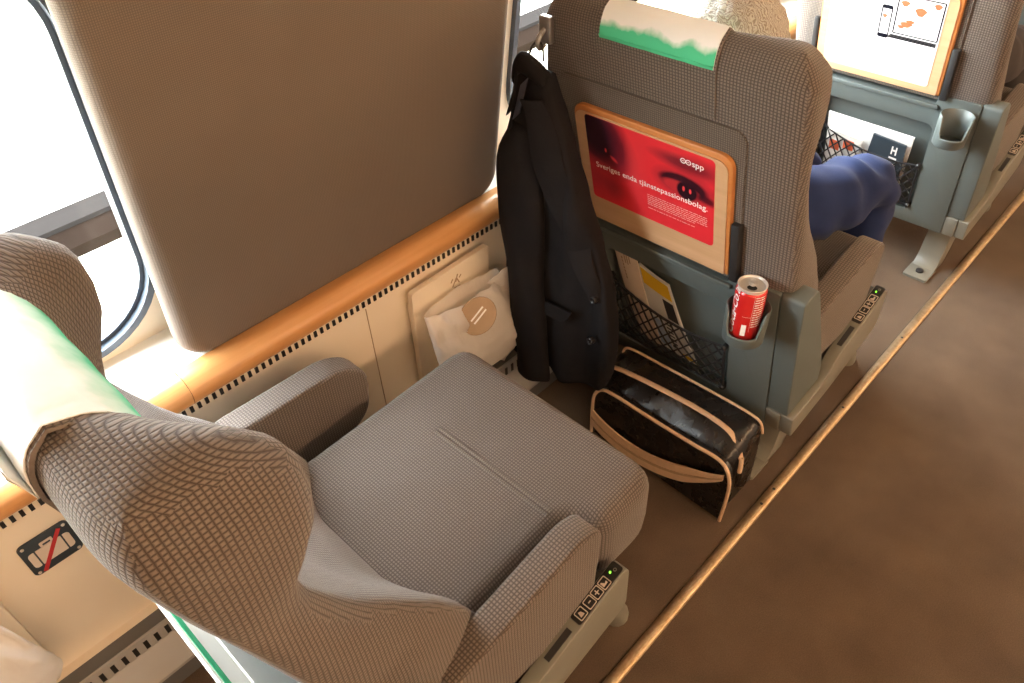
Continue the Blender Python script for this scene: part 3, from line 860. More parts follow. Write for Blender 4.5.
    pt = lambda r, k, z: (cx + r * math.cos(2 * PI * k / NN), cy + r * math.sin(2 * PI * k / NN), z)
    rg = [[pt(.002, k, z0) for k in range(NN)], [pt(Ro - .006, k, z0) for k in range(NN)], [pt(Ro - .002, k, z0 + .004) for k in range(NN)], [pt(Ro, k, rim[k] - .002) for k in range(NN)], [pt((Ro + Ri) / 2, k, rim[k]) for k in range(NN)], [pt(Ri, k, rim[k] - .002) for k in range(NN)], [pt(Ri - .003, k, z0 + .007) for k in range(NN)], [pt(.002, k, z0 + .006) for k in range(NN)]]
    ch = MB().loft(rg, True, True)
    ch.prism([(cy - .014, .455), (cy + .014, .455), (cy + .014, .505), (cy - .014, .505)], P3, -.014, .0)
    ch.build('cup_holder', M['shell'], root, off, angle=50)
    return root, strap, off, (RX, P3)

S_near = seat(.16, 'nearest train seat seen from above with empty cushion and white head cover', lean=.03, ysh=-.025, puff=.028, wl=0, band=(.54, .80), slide=0, cslide=.010, poster=None)
S_front = seat(1.16, 'grey-brown train seat with the red eye poster on its tray', poster='red', ysh=.016, top=.955, band=(.555, .785))
S_far = seat(2.145, 'train seat with the white laptop poster and an empty cup holder', poster='white', ysh=.016, top=.955, band=(.555, .785))
S_last = seat(3.145, 'furthest train seat, only a sliver visible at the picture corner', detail=False)

# paper head covers draped over two of the seats
def head_cover(S, X0, label, zr, zf, y0, y1, v0):
    root, strap, off, _ = S
    b = strap(zr, zf, y0, y1, .0045, .0056, 12, .0022, v0)
    o = b.build('headrest_cover', M['cover'], None, off, angle=60)
    o.location = (X0 + .25, YC, 0)
    return tag(o, label, 'headrest cover', 'paper headrest covers')
head_cover(S_near, .16, 'white and green paper headrest cover on the nearest seat', 1.036, .975, .545, .79, .28)
head_cover(S_front, 1.16, 'white and green paper headrest cover on the seat with the red poster', 1.006, .93, .558, .776, .0)


# ------------------------------------------------------------------ the loose things
FX = lambda z, d=0, X0=1.16: X0 + .065 - .21 * z + d            # rear plane of a seat in world X

# ---- jacket hanging from the coat hook (dark, folded lengthwise, one sleeve forward)
def jacket():
    bx, by = 1.0, .9
    root = empty('suit_jacket', (bx, by, .95), 'black suit jacket hanging from the hook of the seat with the red poster', 'jacket')
    off = (bx, by, .95)
    lev = [  # z, y_right, y_left, thickness, x centre
        (.905, .866, .945, .030, .985), (.885, .858, .955, .045, .982), (.84, .832, .955, .060, .975), (.79, .812, .955, .068, .972),
        (.70, .776, .958, .072, .972), (.60, .738, .962, .074, .975), (.50, .706, .968, .072, .980), (.42, .696, .975, .070, .985),
        (.34, .698, .98, .068, .990), (.27, .706, 1.005, .064, .993), (.22, .722, .990, .060, .995), (.20, .735, .97, .052, .996)]
    zz = [.905 - (.905 - .200) * k / 40 for k in range(41)]
    rings = []
    n = 56
    for z in zz:
        T = sorted(lev); yr = lerp_table([(a[0], a[1]) for a in T], z); yl = lerp_table([(a[0], a[2]) for a in T], z)
        th = lerp_table([(a[0], a[3]) for a in T], z); xc = lerp_table([(a[0], a[4]) for a in T], z)
        hem = max(0, (.30 - z) / .10); rr = []
        for k in range(n):
            a = 2 * PI * k / n; cy, cx = math.cos(a), math.sin(a)
            y = (yr + yl) / 2 + (yl - yr) / 2 * (abs(cy) ** .8) * (1 if cy > 0 else -1)
            fold = .008 * math.sin(y * 62 + z * 5) * (.4 + .6 * min(1, (.92 - z) / .3)) + .006 * math.sin(y * 27 - z * 9)
            x = xc + th / 2 * (abs(cx) ** .7) * (1 if cx > 0 else -1) - (fold if cx < 0 else 0)
            s_ = (y - yr) / (yl - yr)
            dz = -.012 * math.sin(PI * s_) * min(1, hem) + (.05 * s_ ** 2 + .01 * math.sin(s_ * 9)) * min(1, hem)
            rr.append((x, y, z + dz))
        rings.append(rr)
    MB().loft(rings).build('body', M['jacket'], root, off, angle=100)
    # sleeve: a soft tube hanging in front of the body
    c = spline([(.962, .915, .81), (.945, .915, .72), (.935, .910, .62), (.933, .903, .50), (.935, .898, .38), (.940, .896, .28), (.942, .895, .188)], 6)
    rg = []
    for i, p in enumerate(c):
        t = i / (len(c) - 1); ry = .050 - .006 * t + (.012 * math.sin(PI * min(1, t * 2.2)) if t < .45 else 0); rx = .030 - .004 * t
        if t < .12: ry *= .6 + 3.3 * t; rx *= .55 + 3.7 * t
        rg.append([(p.x + rx * math.sin(a) * (1 + .10 * math.sin(3 * a + 14 * t)), p.y + ry * math.cos(a) * (1 + .05 * math.sin(2 * a + 22 * t)), p.z + .006 * math.sin(a * 2) * t) for a in [2 * PI * k / 24 for k in range(24)]])
    MB().loft(rg).build('sleeve', M['jacket'], root, off, angle=100)
    c = spline([(1.0, .945, .76), (.99, .955, .6), (.985, .968, .45), (.985, .972, .3), (.985, .965, .20)], 6)
    rg = [[(p.x + .026 * math.sin(a), p.y + .034 * math.cos(a) * (1 - .25 * abs(i / 24 - .5)), p.z) for a in [2 * PI * k / 20 for k in range(20)]] for i, p in enumerate(c)]
    MB().loft(rg).build('sleeve', M['jacket'], root, off, angle=100)
    # collar: folded band rising to the hook
    def sheet(rows, th=.003):
        b = MB(); n_ = len(rows[0]); V = [Vector(p) for r in rows for p in r]; Fq = []
        for a in range(len(rows) - 1):
            for k in range(n_ - 1): Fq.append((a * n_ + k, a * n_ + k + 1, (a + 1) * n_ + k + 1, (a + 1) * n_ + k))
        o = len(V); V2 = [p + Vector((-th, 0, 0)) for p in V]
        bord = [(k, k + 1) for k in range(n_ - 1)] + [((len(rows) - 1) * n_ + k + 1, (len(rows) - 1) * n_ + k) for k in range(n_ - 1)] + [((a + 1) * n_, a * n_) for a in range(len(rows) - 1)] + [(a * n_ + n_ - 1, (a + 1) * n_ + n_ - 1) for a in range(len(rows) - 1)]
        b.add(V + V2, Fq + [tuple(o + i for i in reversed(f)) for f in Fq] + [(q, p, o + p, o + q) for p, q in bord]); return b
    col = MB()
    cs = spline([(.985, .868, .893), (.972, .874, .915), (.964, .895, .934), (.966, .922, .938), (.975, .945, .920), (.985, .958, .890)], 5)
    rg = []
    for i, p in enumerate(cs):
        t = i / (len(cs) - 1); h = .026 + .012 * math.sin(PI * t)
        rg.append([(p.x - .010, p.y, p.z - h), (p.x - .016, p.y, p.z - h * .4), (p.x - .010, p.y, p.z), (p.x, p.y, p.z + .006), (p.x + .010, p.y, p.z), (p.x + .008, p.y, p.z - h)])
    col.loft(rg).build('collar', M['jacket'], root, off, angle=100, sub=1)
    # pale lining seen in the fold below the collar
    rows = [[(.962 - .004 * j, .906 + .006 * k + .004 * j, .900 - .022 * j - .006 * k) for k in range(4)] for j in range(4)]
    sheet(rows).build('lining', M['lining'], root, off)
    for (z0, y0_, w_) in ((.842, .930, .018), (.800, .936, .016)):
        rows = [[(.948 + .004 * j, y0_ + w_ * k / 4 * (1 - j / 3.2), z0 + .022 * j - .020 * k / 4) for k in range(5)] for j in range(4)]
        sheet(rows, .006).build('collar_notch', M['jacket'], root, off)
    # lapel: long strip along the right edge
    rows = []
    for j in range(20):
        t = j / 19; z = .875 - .385 * t; y = lerp_table([(a[0], a[1]) for a in sorted(lev)], z)
        w_ = .020 + .055 * math.sin(PI * min(1, t * .9 + .08)) * (1 - .55 * t)
        rows.append([(.930 + .02 * (1 - k / 4) ** 2 + .004 * math.sin(j * .7) + .012 * t, y + .008 + w_ * k / 4, z) for k in range(5)])
    sheet(rows, .004).build('lapel', M['jacket'], root, off)
    for (y, z) in ((.728, .500), (.731, .388)):
        MB().loft([[(x, y + r * math.cos(2 * PI * k / 14), z + r * math.sin(2 * PI * k / 14)) for k in range(14)] for x, r in ((.950, .0085), (.942, .0085), (.940, .0065), (.942, .003))]).build('button', M['black'], root, off)
    rows = [[(.936 + .001 * k, .775 + .075 * k / 5 + .006 * j, .445 - .038 * j / 3 - .012 * k / 5) for k in range(6)] for j in range(4)]
    sheet(rows, .004).build('pocket_flap', M['jacket'], root, off)
    hl = MB(); hl.tube(spline([(.984, .890, .925), (.990, .897, .945), (.993, .908, .953), (.990, .920, .945), (.984, .926, .925)], 5), .0022, 6)
    hl.build('hanger_loop', M['dark'], root, off)
jacket()

# ---- shoulder bag on the floor against the seat
def shoulder_bag():
    root = empty('shoulder_bag', (1.07, .57, 0), 'glossy black shoulder bag with tan piping standing on the floor under the red poster seat', 'bag')
    off = (1.07, .57, 0)
    y0, y1 = .405, .765
    # side profile (x, z): bottom front, front top, rear top, bottom rear
    def prof(s):     # s along the length 0 aisle .. 1 window
        k = math.sin(PI * s) ** .5 if 0 < s < 1 else 0
        bulge = .012 * k
        return [(1.035, .004), (1.022 - bulge, .03), (1.016 - bulge, .10), (1.020 - bulge * .6, .165), (1.040, .198), (1.070, .216 + .004 * k), (1.100, .226), (1.124, .226), (1.140, .21), (1.150, .12), (1.150, .03), (1.140, .004)]
    N_ = 16; rg = []
    for i in range(N_ + 1):
        s = i / N_; y = y0 + (y1 - y0) * s
        P = prof(s); c = Vector((1.085, .11)); e = min(s, 1 - s); sh = 1 - .10 * max(0, 1 - e / .06) ** 2
        lp = [c + (Vector(p) - c) * sh for p in P]
        lp = spline([(p.x, p.y, 0) for p in lp], 3, closed=True)
        rg.append([(p.x + .004 * noise.noise((p.x * 18, y * 14, p.y * 18)), y, max(.002, p.y + .006 * noise.noise((y * 16, p.x * 15, 3)) * (p.y > .05))) for p in lp])
    MB().loft(rg).build('body', M['leather'], root, off, angle=80)
    fx = lambda y, z: 1.008 + (.0 if z < .16 else (z - .16) * .35) - .010 * math.sin(PI * min(1, max(0, (y - y0) / (y1 - y0)))) ** .5
    # front pocket panel with a piped arch
    arch = [(y0 - .008, .006), (y0 - .012, .09), (y0 - .008, .155), (y0 + .022, .186), (.50, .190), (.60, .192), (.70, .192), (.738, .186), (.757, .165), (.762, .12), (.762, .03)]
    ap = spline([(fx(y, z) - .004, y, z) for y, z in arch], 6)
    MB().tube(ap, .0042, 8).build('piping', M['tan_piping'], root, off)
    panel = [(fx(p.y, p.z) - .002, p.y, p.z) for p in ap]
    b = MB(); n_ = len(panel); b.add(panel + [(x + .012, y, z) for x, y, z in panel], [tuple(range(n_)), tuple(range(2 * n_ - 1, n_ - 1, -1))] + [(i, (i + 1) % n_, n_ + (i + 1) % n_, n_ + i) for i in range(n_)])
    b.build('front_pocket', M['leather'], root, off, angle=50)
    # zip band across the pocket: tan tapes and a dark slider line
    zc = lambda s: .150 - .27 * s + .205 * s * s
    for dz, w_, mt, nm in ((0, .026, 'tan_piping', 'zip_tape'), (0, .0032, 'tan', 'zip_teeth')):
        rows = [];
        for i in range(25):
            s = i / 24; y = y0 + .004 + (.762 - y0 - .004) * s; z = zc(s); w2 = w_ * (.35 + .65 * min(1, s / .25))
            rows.append([(fx(y, z) - (.0065 if nm == 'zip_tape' else .0085), y, z + w2 * e_) for e_ in (-1, -.3, .3, 1)])
        rings_ = [r + [(a + .004, b_, c_) for a, b_, c_ in reversed(r)] for r in rows]
        MB().loft(rings_).build(nm, M[mt], root, off, angle=60)
    # main zip along the top, curved
    tz = spline([(1.062, .770, .200), (1.060, .745, .216), (1.062, .68, .224), (1.066, .60, .226), (1.068, .53, .226), (1.066, .46, .222), (1.060, .425, .208), (1.052, .402, .175)], 6)
    MB().tube(tz, .0075, 8, flat=.5, up=(0, .2, 1)).build('top_zip', M['tan_piping'], root, off)
    MB().tube([(1.050, .400, .180), (1.046, .396, .155), (1.046, .396, .140)], .0055, 8).build('zip_pull', M['tan_piping'], root, off)
    MB().tube([(1.046, .396, .140), (1.045, .394, .115), (1.048, .393, .095)], .0065, 8).build('pull_tab', M['leather'], root, off)
    bk = spline([(1.105, .765, .19), (1.115, .760, .228), (1.118, .735, .236), (1.120, .66, .236), (1.122, .56, .236), (1.124, .46, .234), (1.128, .412, .222), (1.13, .400, .19)], 6)
    MB().tube(bk, .0032, 8).build('piping', M['tan_piping'], root, off)
shoulder_bag()

# ---- soft-drink can in the cup holder
def can():
    cx, cy, z0 = 1.160 + (.065 - .21 * .52) - .050, .464, .4815
    root = empty('drink_can', (cx, cy, z0), 'open red soft drink can standing in the cup holder', 'can')
    off = (cx, cy, z0); R_ = .0282; Hh = .122
    ring = lambda r, z: [(cx + r * math.cos(2 * PI * k / 40), cy + r * math.sin(2 * PI * k / 40), z0 + z) for k in range(40)]
    MB().loft([ring(.018, .0), ring(.0215, .001), ring(R_ - .001, .008), ring(R_, .012), ring(R_, Hh - .014), ring(R_ - .0012, Hh - .010), ring(R_ - .0030, Hh - .0078)]).build('body', M['can_red'], root, off)
    ld = MB(); ld.loft([ring(R_ - .0028, Hh - .0076), ring(R_ - .0030, Hh - .0040), ring(R_ - .0018, Hh - .0028), ring(R_ - .0012, Hh - .001), ring(R_ - .0022, Hh), ring(R_ - .0038, Hh - .0008), ring(R_ - .0048, Hh - .0042), ring(R_ - .0075, Hh - .0048), ring(.001, Hh - .0042)])
    l_ = ld.build('lid', M['alu'], root, off, angle=50)
    th = math.radians(205); ca, sa = math.cos(th), math.sin(th)
    LP = lambda a, b, h: (cx + a * ca - b * sa, cy + a * sa + b * ca, z0 + Hh - .0042 + h)
    MB().prism([(.0085 + .0068 * math.cos(t), .0088 * math.sin(t)) for t in [2 * PI * k / 24 for k in range(24)]], LP, .0001, .0006).build('opening', M['black'], l_, off, smooth=False)
    tb = MB()
    o_ = [(-.006 + .0125 * math.cos(t) * (1 if math.cos(t) > 0 else .95), .0078 * math.sin(t)) for t in [2 * PI * k / 28 for k in range(28)]]
    i_ = [(-.0115 + .0045 * math.cos(t), .0046 * math.sin(t)) for t in [2 * PI * k / 20 for k in range(20)]]
    tb.holed(o_, [i_], LP, .0016, .0028); tb.prism([(-.001 + .0028 * math.cos(t), .0028 * math.sin(t)) for t in [2 * PI * k / 12 for k in range(12)]], LP, .0004, .0036)
    tb.build('pull_tab', M['alu'], l_, off, bevel=.0004, seg=2)
    # script running up the side, and the small print panel, wrapped on the cylinder
    wrap = lambda a0: (lambda a, b: (cx + (R_ + .0003) * math.cos(a0 + a / R_), cy + (R_ + .0003) * math.sin(a0 + a / R_), z0 + b))
    face = math.atan2(-cy, -cx)
    t_ = MB(); w_ = wrap(face - .85)
    v, f = text_mesh('Coca-Cola', .024, lambda a, b: w_(-b + .004, .014 + a), shear=.35, bold=.0004); t_.add(v, f)
    t_.build('script_lettering', M['print_white'], root, off, smooth=False, fixn=False)
    t_ = MB(); w_ = wrap(face + .12)
    rnd = random.Random(5)
    def wq(a0_, a1_, b0_, b1_):
        k_ = 4
        V = [w_(a0_ + (a1_ - a0_) * i / k_, b) for b in (b0_, b1_) for i in range(k_ + 1)]
        t_.add(V, [(i, i + 1, k_ + 2 + i, k_ + 1 + i) for i in range(k_)])
    for r_ in range(13):
        z_ = .108 - r_ * .0056
        x_ = .008
        while x_ < .027:
            e_ = min(x_ + rnd.uniform(.004, .010), .028); wq(x_, e_, z_, z_ + .0024); x_ = e_ + .0012
    wq(.006, .0064, .03, .112); wq(-.010, .0064, .064, .0645)
    wq(-.008, .001, .020, .046)
    t_.build('small_print', M['print_white'], root, off, smooth=False, fixn=False)
can()

# ---- waste holder on the wall with a thin plastic bag
def film_bag(dx, label, seed, mouth=True):
    rnd = random.Random(seed); o3 = Vector((seed * 3.1, 1.7, 0))
    x0, x1 = .716 + dx, .985 + dx
    nU, nZ = 40, 34; rg = []
    for j in range(nZ + 1):
        t = j / nZ; z = .462 - .262 * t
        belly = .014 + .075 * math.sin(PI * min(1, .12 + t * .80)) ** 1.2
        xa = x0 + .012 * t - .006 * math.sin(t * 5); xb = x1 - .055 * (1 - t) ** 2 - .012 * t - (.045 * max(0, t - .75) / .25)
        rr = []
        for k in range(nU):
            a = 2 * PI * k / nU; c, s = math.cos(a), math.sin(a)
            x = (xa + xb) / 2 + (xb - xa) / 2 * (abs(c) ** .75) * (1 if c > 0 else -1)
            y = 1.004 - belly * .55 + belly * .5 * s * (1 if s < 0 else .6)
            nz = noise.fractal(Vector((x * 14, z * 10, s * 1.5)) + o3, .8, 2.0, 4)
            cr = noise.noise(Vector((x * 30 + z * 22, z * 7 - x * 9, s)) + o3)
            y += (.016 * nz + .010 * abs(cr)) * (1 if s < 0 else .3)
            zz = z + .010 * noise.noise(Vector((x * 20, s, t * 2)) + o3) - .022 * math.sin(PI * (x - x0) / (x1 - x0)) * (1 - t) * (1 if s < 0 else 0)
            if t > .9: zz += .03 * (t - .9) / .1 * noise.noise(Vector((x * 9, 2.2, seed)))
            rr.append((x, min(y, 1.015), zz))
        rg.append(rr)
    ob = MB().loft(rg, True, False)
    root_ = ob.build('plastic_bag', M['film'], None, ((x0 + x1) / 2, 1.0, .2), angle=120)
    root_.location = ((x0 + x1) / 2, 1.0, .2)
    tag(root_, label, 'plastic bag', 'thin waste bags on the wall')
    if mouth:
        sp = MB()                                               # knotted corner, a spray of crumpled film
        for k in range(7):
            a = -.5 + k * .22; L_ = .055 + .02 * rnd.random()
            b0 = Vector((.905 + dx, .975, .430)); d = Vector((math.cos(a) * .9, -.25 + .1 * rnd.random(), math.sin(a) * .75)).normalized(); n2 = Vector((-d.z, .3, d.x)).normalized()
            pts = [b0 - n2 * .016, b0 + d * L_ * .6 - n2 * .010 + Vector((0, -.010, 0)), b0 + d * L_, b0 + d * L_ * .6 + n2 * .010, b0 + n2 * .016]
            V = pts + [p + Vector((0, .002, 0)) for p in pts]
            sp.add(V, [(0, 1, 2, 3, 4), (9, 8, 7, 6, 5)] + [(i, (i + 1) % 5, 5 + (i + 1) % 5, 5 + i) for i in range(5)])
        sp.build('crumpled_corner', M['film'], root_, ((x0 + x1) / 2, 1.0, .2), angle=40)
    return root_
def waste_holder(dx, label):
    root = empty('waste_holder', (.826 + dx, 1.03, .36), label, 'waste holder', 'waste holders on the wall')
    off = (.826 + dx, 1.03, .36)
    D3 = lambda x, z, d: (x + dx, 1.043 - .012 - .05 * max(0, (z - .25)) + d, z)
    MB().prism(roundpoly([(.715, .19), (.937, .19), (.937, .505), (.715, .500)], .008, 3), D3, -.004, .010).build('flap', M['cream'], root, off, bevel=.002, seg=2)
    MB().prism(roundpoly([(.72, .185), (.932, .185), (.932, .46), (.72, .46)], .004, 2), lambda x, z, d: (x + dx, 1.0435 + d, z), -.014, .0).build('housing', M['cream'], root, off, bevel=.002, seg=2)
    b = MB(); T = lambda x, z: D3(x, z, -.0046)
    for (xa, za, xb, zb) in ((.826, .452, .838, .472), (.838, .472, .846, .455), (.830, .448, .848, .446), (.836, .462, .842, .480), (.822, .466, .828, .474), (.846, .468, .852, .474)):
        a_, c_ = Vector((xa, za)), Vector((xb, zb)); d_ = (c_ - a_).normalized(); n_ = Vector((-d_.y, d_.x)) * .0016
        V = [a_ - n_, c_ - n_, c_ + n_, a_ + n_]
        b.add([T(*p) for p in V] + [D3(p.x, p.y, -.0038) for p in V], [(0, 1, 2, 3), (4, 5, 6, 7), (0, 1, 5, 4), (1, 2, 6, 5), (2, 3, 7, 6), (3, 0, 4, 7)])
    b.build('pictogram', M['tan'], root, off, smooth=False)
waste_holder(0, 'cream waste flap on the wall above the heater, left of the black jacket')
waste_holder(-1.07, 'cream waste flap on the wall at the lower left picture corner')
film_bag(0, 'crumpled white plastic bag with brown packaging hanging beside the black jacket', 2)
film_bag(-1.09, 'translucent white plastic bag hanging at the lower left picture corner', 5, mouth=False)
# brown paper cup peeping from the bag
def cup_item():
    root = empty('paper_packet', (.825, .945, .385), 'round brown paper packet with white stripes inside the crumpled plastic bag', 'packet')
    off = (.825, .945, .385)
    nrm = Vector((-.45, -.72, .52)).normalized(); ax = Vector((.80, -.1, .55)); ax = (ax - nrm * ax.dot(nrm)).normalized(); bx_ = nrm.cross(ax)
    c = Vector((.822, .938, .418))
    disc = lambda r, h, e=.86: [c + nrm * h + ax * r * math.cos(2 * PI * k / 28) + bx_ * r * e * math.sin(2 * PI * k / 28) for k in range(28)]
    MB().loft([disc(.036, -.035), disc(.042, -.01), disc(.044, -.002), disc(.042, .0), disc(.040, -.001), disc(.002, .002)]).build('packet_body', M['tan'], root, off, angle=50)
    for k in range(2):
        o_ = bx_ * (-.004 + .009 * k)
        b = MB(); V = [c + nrm * .0022 + o_ + ax * a + bx_ * q for a, q in ((-.018, -.0017), (.022, -.0017), (.022, .0017), (-.018, .0017))]
        b.add(V + [p - nrm * .002 for p in V], [(0, 1, 2, 3), (7, 6, 5, 4), (0, 1, 5, 4), (1, 2, 6, 5), (2, 3, 7, 6), (3, 0, 4, 7)]); b.build('stripe', M['print_white'], root, off, smooth=False)
cup_item()

# ---- no-luggage sign on the wall behind the nearest seat
def sign():
    root = empty('wall_sign', (-.038, 1.043, .424), 'dark square no-luggage sign on the cream wall behind the nearest seat', 'sign')
    off = (-.038, 1.043, .424)
    S3 = lambda x, z, d: (x, 1.0445 + d, z)
    MB().prism(rrect(-.077, .002, .386, .462, .009, 4), S3, -.004, .0).build('plate', M['sign'], root, off, bevel=.0008, seg=2)
    cxs, czs = -.0375, .423
    b = MB()
    for (x0, x1, r) in ((-.0325, -.0225, [.001, .006, .006, .001]), (-.0200, .0200, .001), (.0225, .0325, [.006, .001, .001, .006])):
        b.prism(rrect(cxs + x0, cxs + x1, czs - .019, czs + .015, r, 3), S3, -.0052, -.004)
    b.build('suitcase_mark', M['sign_light'], root, off, smooth=False)
    h = MB(); h.holed(rrect(cxs - .010, cxs + .010, czs + .0155, czs + .0255, .002, 2), [rrect(cxs - .006, cxs + .006, czs + .0165, czs + .0215, .001, 2)], S3, -.0052, -.004)
    h.build('handle_mark', M['sign_light'], root, off, smooth=False)
    a, c_ = Vector((cxs - .024, czs - .033)), Vector((cxs + .024, czs + .033)); d = (c_ - a).normalized(); n_ = Vector((-d.y, d.x)) * .0032
    MB().prism([tuple(a - n_), tuple(c_ - n_), tuple(c_ + n_), tuple(a + n_)], S3, -.0064, -.0053).build('red_stripe', M['red_paint'], root, off, smooth=False)
    for dx_ in (-.032, .032):
        for dz_ in (-.031, .032):
            MB().loft([[S3(cxs + dx_ + r * math.cos(2 * PI * k / 10), czs + dz_ + r * math.sin(2 * PI * k / 10), d_) for k in range(10)] for d_, r in ((-.004, .003), (-.0052, .0026), (-.0056, .001))]).build('rivet', M['alu'], root, off)
sign()

# ---- things in the seat pockets
def leaf(name, label, cat, corners, th, mat, extra=None, group=None, bend=0.0):
    """a folded sheet or booklet standing between four points (bottom two, top two)"""
    a, b, c, d = [Vector(p) for p in corners]                      # a-b bottom, d-c top
    nrm = (b - a).cross(d - a).normalized()
    if nrm.x > 0: nrm = -nrm
    ctr = (a + b + c + d) / 4
    root = empty(name, ctr, label, cat, group)
    B = lambda u, v, h: (a.lerp(b, u)).lerp(d.lerp(c, u), v) + nrm * (h + bend * math.sin(PI * v) + bend * .5 * math.sin(PI * u))
    rg = [[B(i / 10, j / 10, 0) for i in range(11)] + [B(i / 10, j / 10, -th) for i in range(10, -1, -1)] for j in range(11)]
    MB().loft(rg).build('sheet', mat, root, ctr, angle=50)
    if extra: extra(root, ctr, B)
    return root
def bars(root, ctr, B, rects, mat, name, h=.0006, h0=0.0):
    b = MB()
    for (u0, u1, v0, v1) in rects:
        g = [k / 6 for k in range(7)]; U_ = lambda k: u0 + (u1 - u0) * k
        b.loft([[B(U_(k), v0 + (v1 - v0) * q, h) for k in g] + [B(U_(k), v0 + (v1 - v0) * q, h0) for k in reversed(g)] for q in g])
    b.build(name, mat, root, ctr, smooth=False)
def px(z, d): return FX(z, d)
def ex1(root, ctr, B):
    bars(root, ctr, B, [(.30, .36, .80 - k * .03, .82 - k * .03) for k in range(7)] + [(.42, .80, .90, .912), (.42, .80, .87, .882), (.45, .5, .78, .86), (.55, .6, .78, .86), (.65, .70, .80, .86)], M['tan'], 'printed_lines')
leaf('folded_leaflet', 'tan and white folded leaflet standing tallest in the net pocket under the red poster', 'leaflet',
     [(px(.23, .008), .765, .232), (px(.23, .008), .705, .225), (px(.52, .004), .764, .520), (px(.52, .004), .828, .534)], .003, plain('leaflet_paper', (.72, .60, .48, 1), .7), ex1, None, .006)
def ex2(root, ctr, B):
    bars(root, ctr, B, [(.04, .96, .80, .98)], M['yellow'], 'yellow_title')
    bars(root, ctr, B, [(.62, .94, .52, .76)], M['ink'], 'dark_picture', .0007)
    bars(root, ctr, B, [(.70, .98, .02, .07)], M['yellow'], 'yellow_corner', .0007)
    bars(root, ctr, B, [(.06, .40, .05, .40)], M['blue'], 'blue_picture', .0007)
    bars(root, ctr, B, [(.45, .62, .10 + .05 * k, .12 + .05 * k) for k in range(8)], M['ink'], 'printed_lines', .0009)
leaf('magazine', 'white magazine with yellow title band behind the net under the red poster', 'magazine',
     [(px(.215, .012), .712, .222), (px(.215, .012), .612, .214), (px(.43, .008), .682, .440), (px(.43, .008), .762, .460)], .005, M['paper'], ex2, None, .003)
def white_pair():
    z1, z0 = .50, .235
    # leaning sheets in the pocket of the nearest seat
    def exg(root, ctr, B): bars(root, ctr, B, [(0, 1, .93, .975)], M['green'], 'green_edge', -.0048, -.004)
    leaf('white_folder', 'white papers with a green edge leaning out of the pocket behind the nearest seat', 'papers',
         [(FX(.235, -.008, .16), .82, .235), (FX(.235, -.008, .16), .545, .235), (.029, .545, .50), (.029, .82, .50)], .004, M['paper'], exg)
    leaf('white_folder', 'shorter white sheet behind the green-edged papers of the nearest seat', 'papers',
         [(FX(.235, -.002, .16), .80, .24), (FX(.235, -.002, .16), .54, .24), (.062, .54, .462), (.062, .80, .462)], .003, M['paper'], None)
white_pair()
X2 = 2.145
leaf('white_board', 'white flat board standing in the net pocket under the laptop poster', 'board',
     [(FX(.225, .006, X2), .80, .225), (FX(.225, .006, X2), .575, .225), (FX(.44, .004, X2), .562, .428), (FX(.44, .004, X2), .81, .432)], .006, M['paper'])
def ex3(root, ctr, B):
    bars(root, ctr, B, [(.62, .66, .78, .92), (.66, .74, .84, .87), (.74, .78, .78, .92), (.60, .82, .70, .73), (.60, .82, .60, .62), (.64, .70, .46, .56), (.74, .80, .46, .56)], M['print_white'], 'printed_lines')
leaf('dark_booklet', 'dark blue-black booklet with white print in the net pocket under the laptop poster', 'booklet',
     [(FX(.215, -.006, X2), .690, .222), (FX(.215, -.006, X2), .575, .218), (FX(.415, -.008, X2), .573, .402), (FX(.415, -.008, X2), .668, .410)], .006, M['sign'], ex3)
def ex4(root, ctr, B): bars(root, ctr, B, [(.1, .4, .6, .8), (.5, .8, .7, .9)], M['orange_print'], 'orange_picture')
leaf('magazine', 'white magazine with orange pictures in the net pocket under the laptop poster', 'magazine',
     [(FX(.215, -.006, X2), .80, .222), (FX(.215, -.006, X2), .70, .222), (FX(.39, -.008, X2), .695, .378), (FX(.39, -.008, X2), .80, .385)], .005, M['paper'], ex4)

# ------------------------------------------------------------------ seated people
def skin_mesh(name, nodes, edges, mat, parent, off, sub=2, root=0):
    me = bpy.data.meshes.new(name); me.from_pydata([Vector(n_[0]) - Vector(off) for n_ in nodes], edges, [])
    ob = bpy.data.objects.new(name, me); C.objects.link(ob)
    md = ob.modifiers.new('skin', 'SKIN'); md.use_smooth_shade = True
    if not me.skin_vertices: 
        pass
    sv = me.skin_vertices[0].data
    for v, n_ in zip(sv, nodes):
        r = n_[1]; v.radius = r if isinstance(r, tuple) else (r, r); v.use_root = False
    sv[root].use_root = True
    ss = ob.modifiers.new('sub', 'SUBSURF'); ss.levels = ss.render_levels = sub
    bpy.context.view_layer.update()
    m2 = bpy.data.meshes.new_from_object(ob.evaluated_get(bpy.context.evaluated_depsgraph_get()))
    m2.name = name; bpy.data.objects.remove(ob); bpy.data.meshes.remove(me)
    for p in m2.polygons: p.use_smooth = True
    m2.materials.clear(); m2.materials.append(mat)
    o2 = bpy.data.objects.new(name, m2); C.objects.link(o2)
    if parent: o2.parent = parent
    return o2
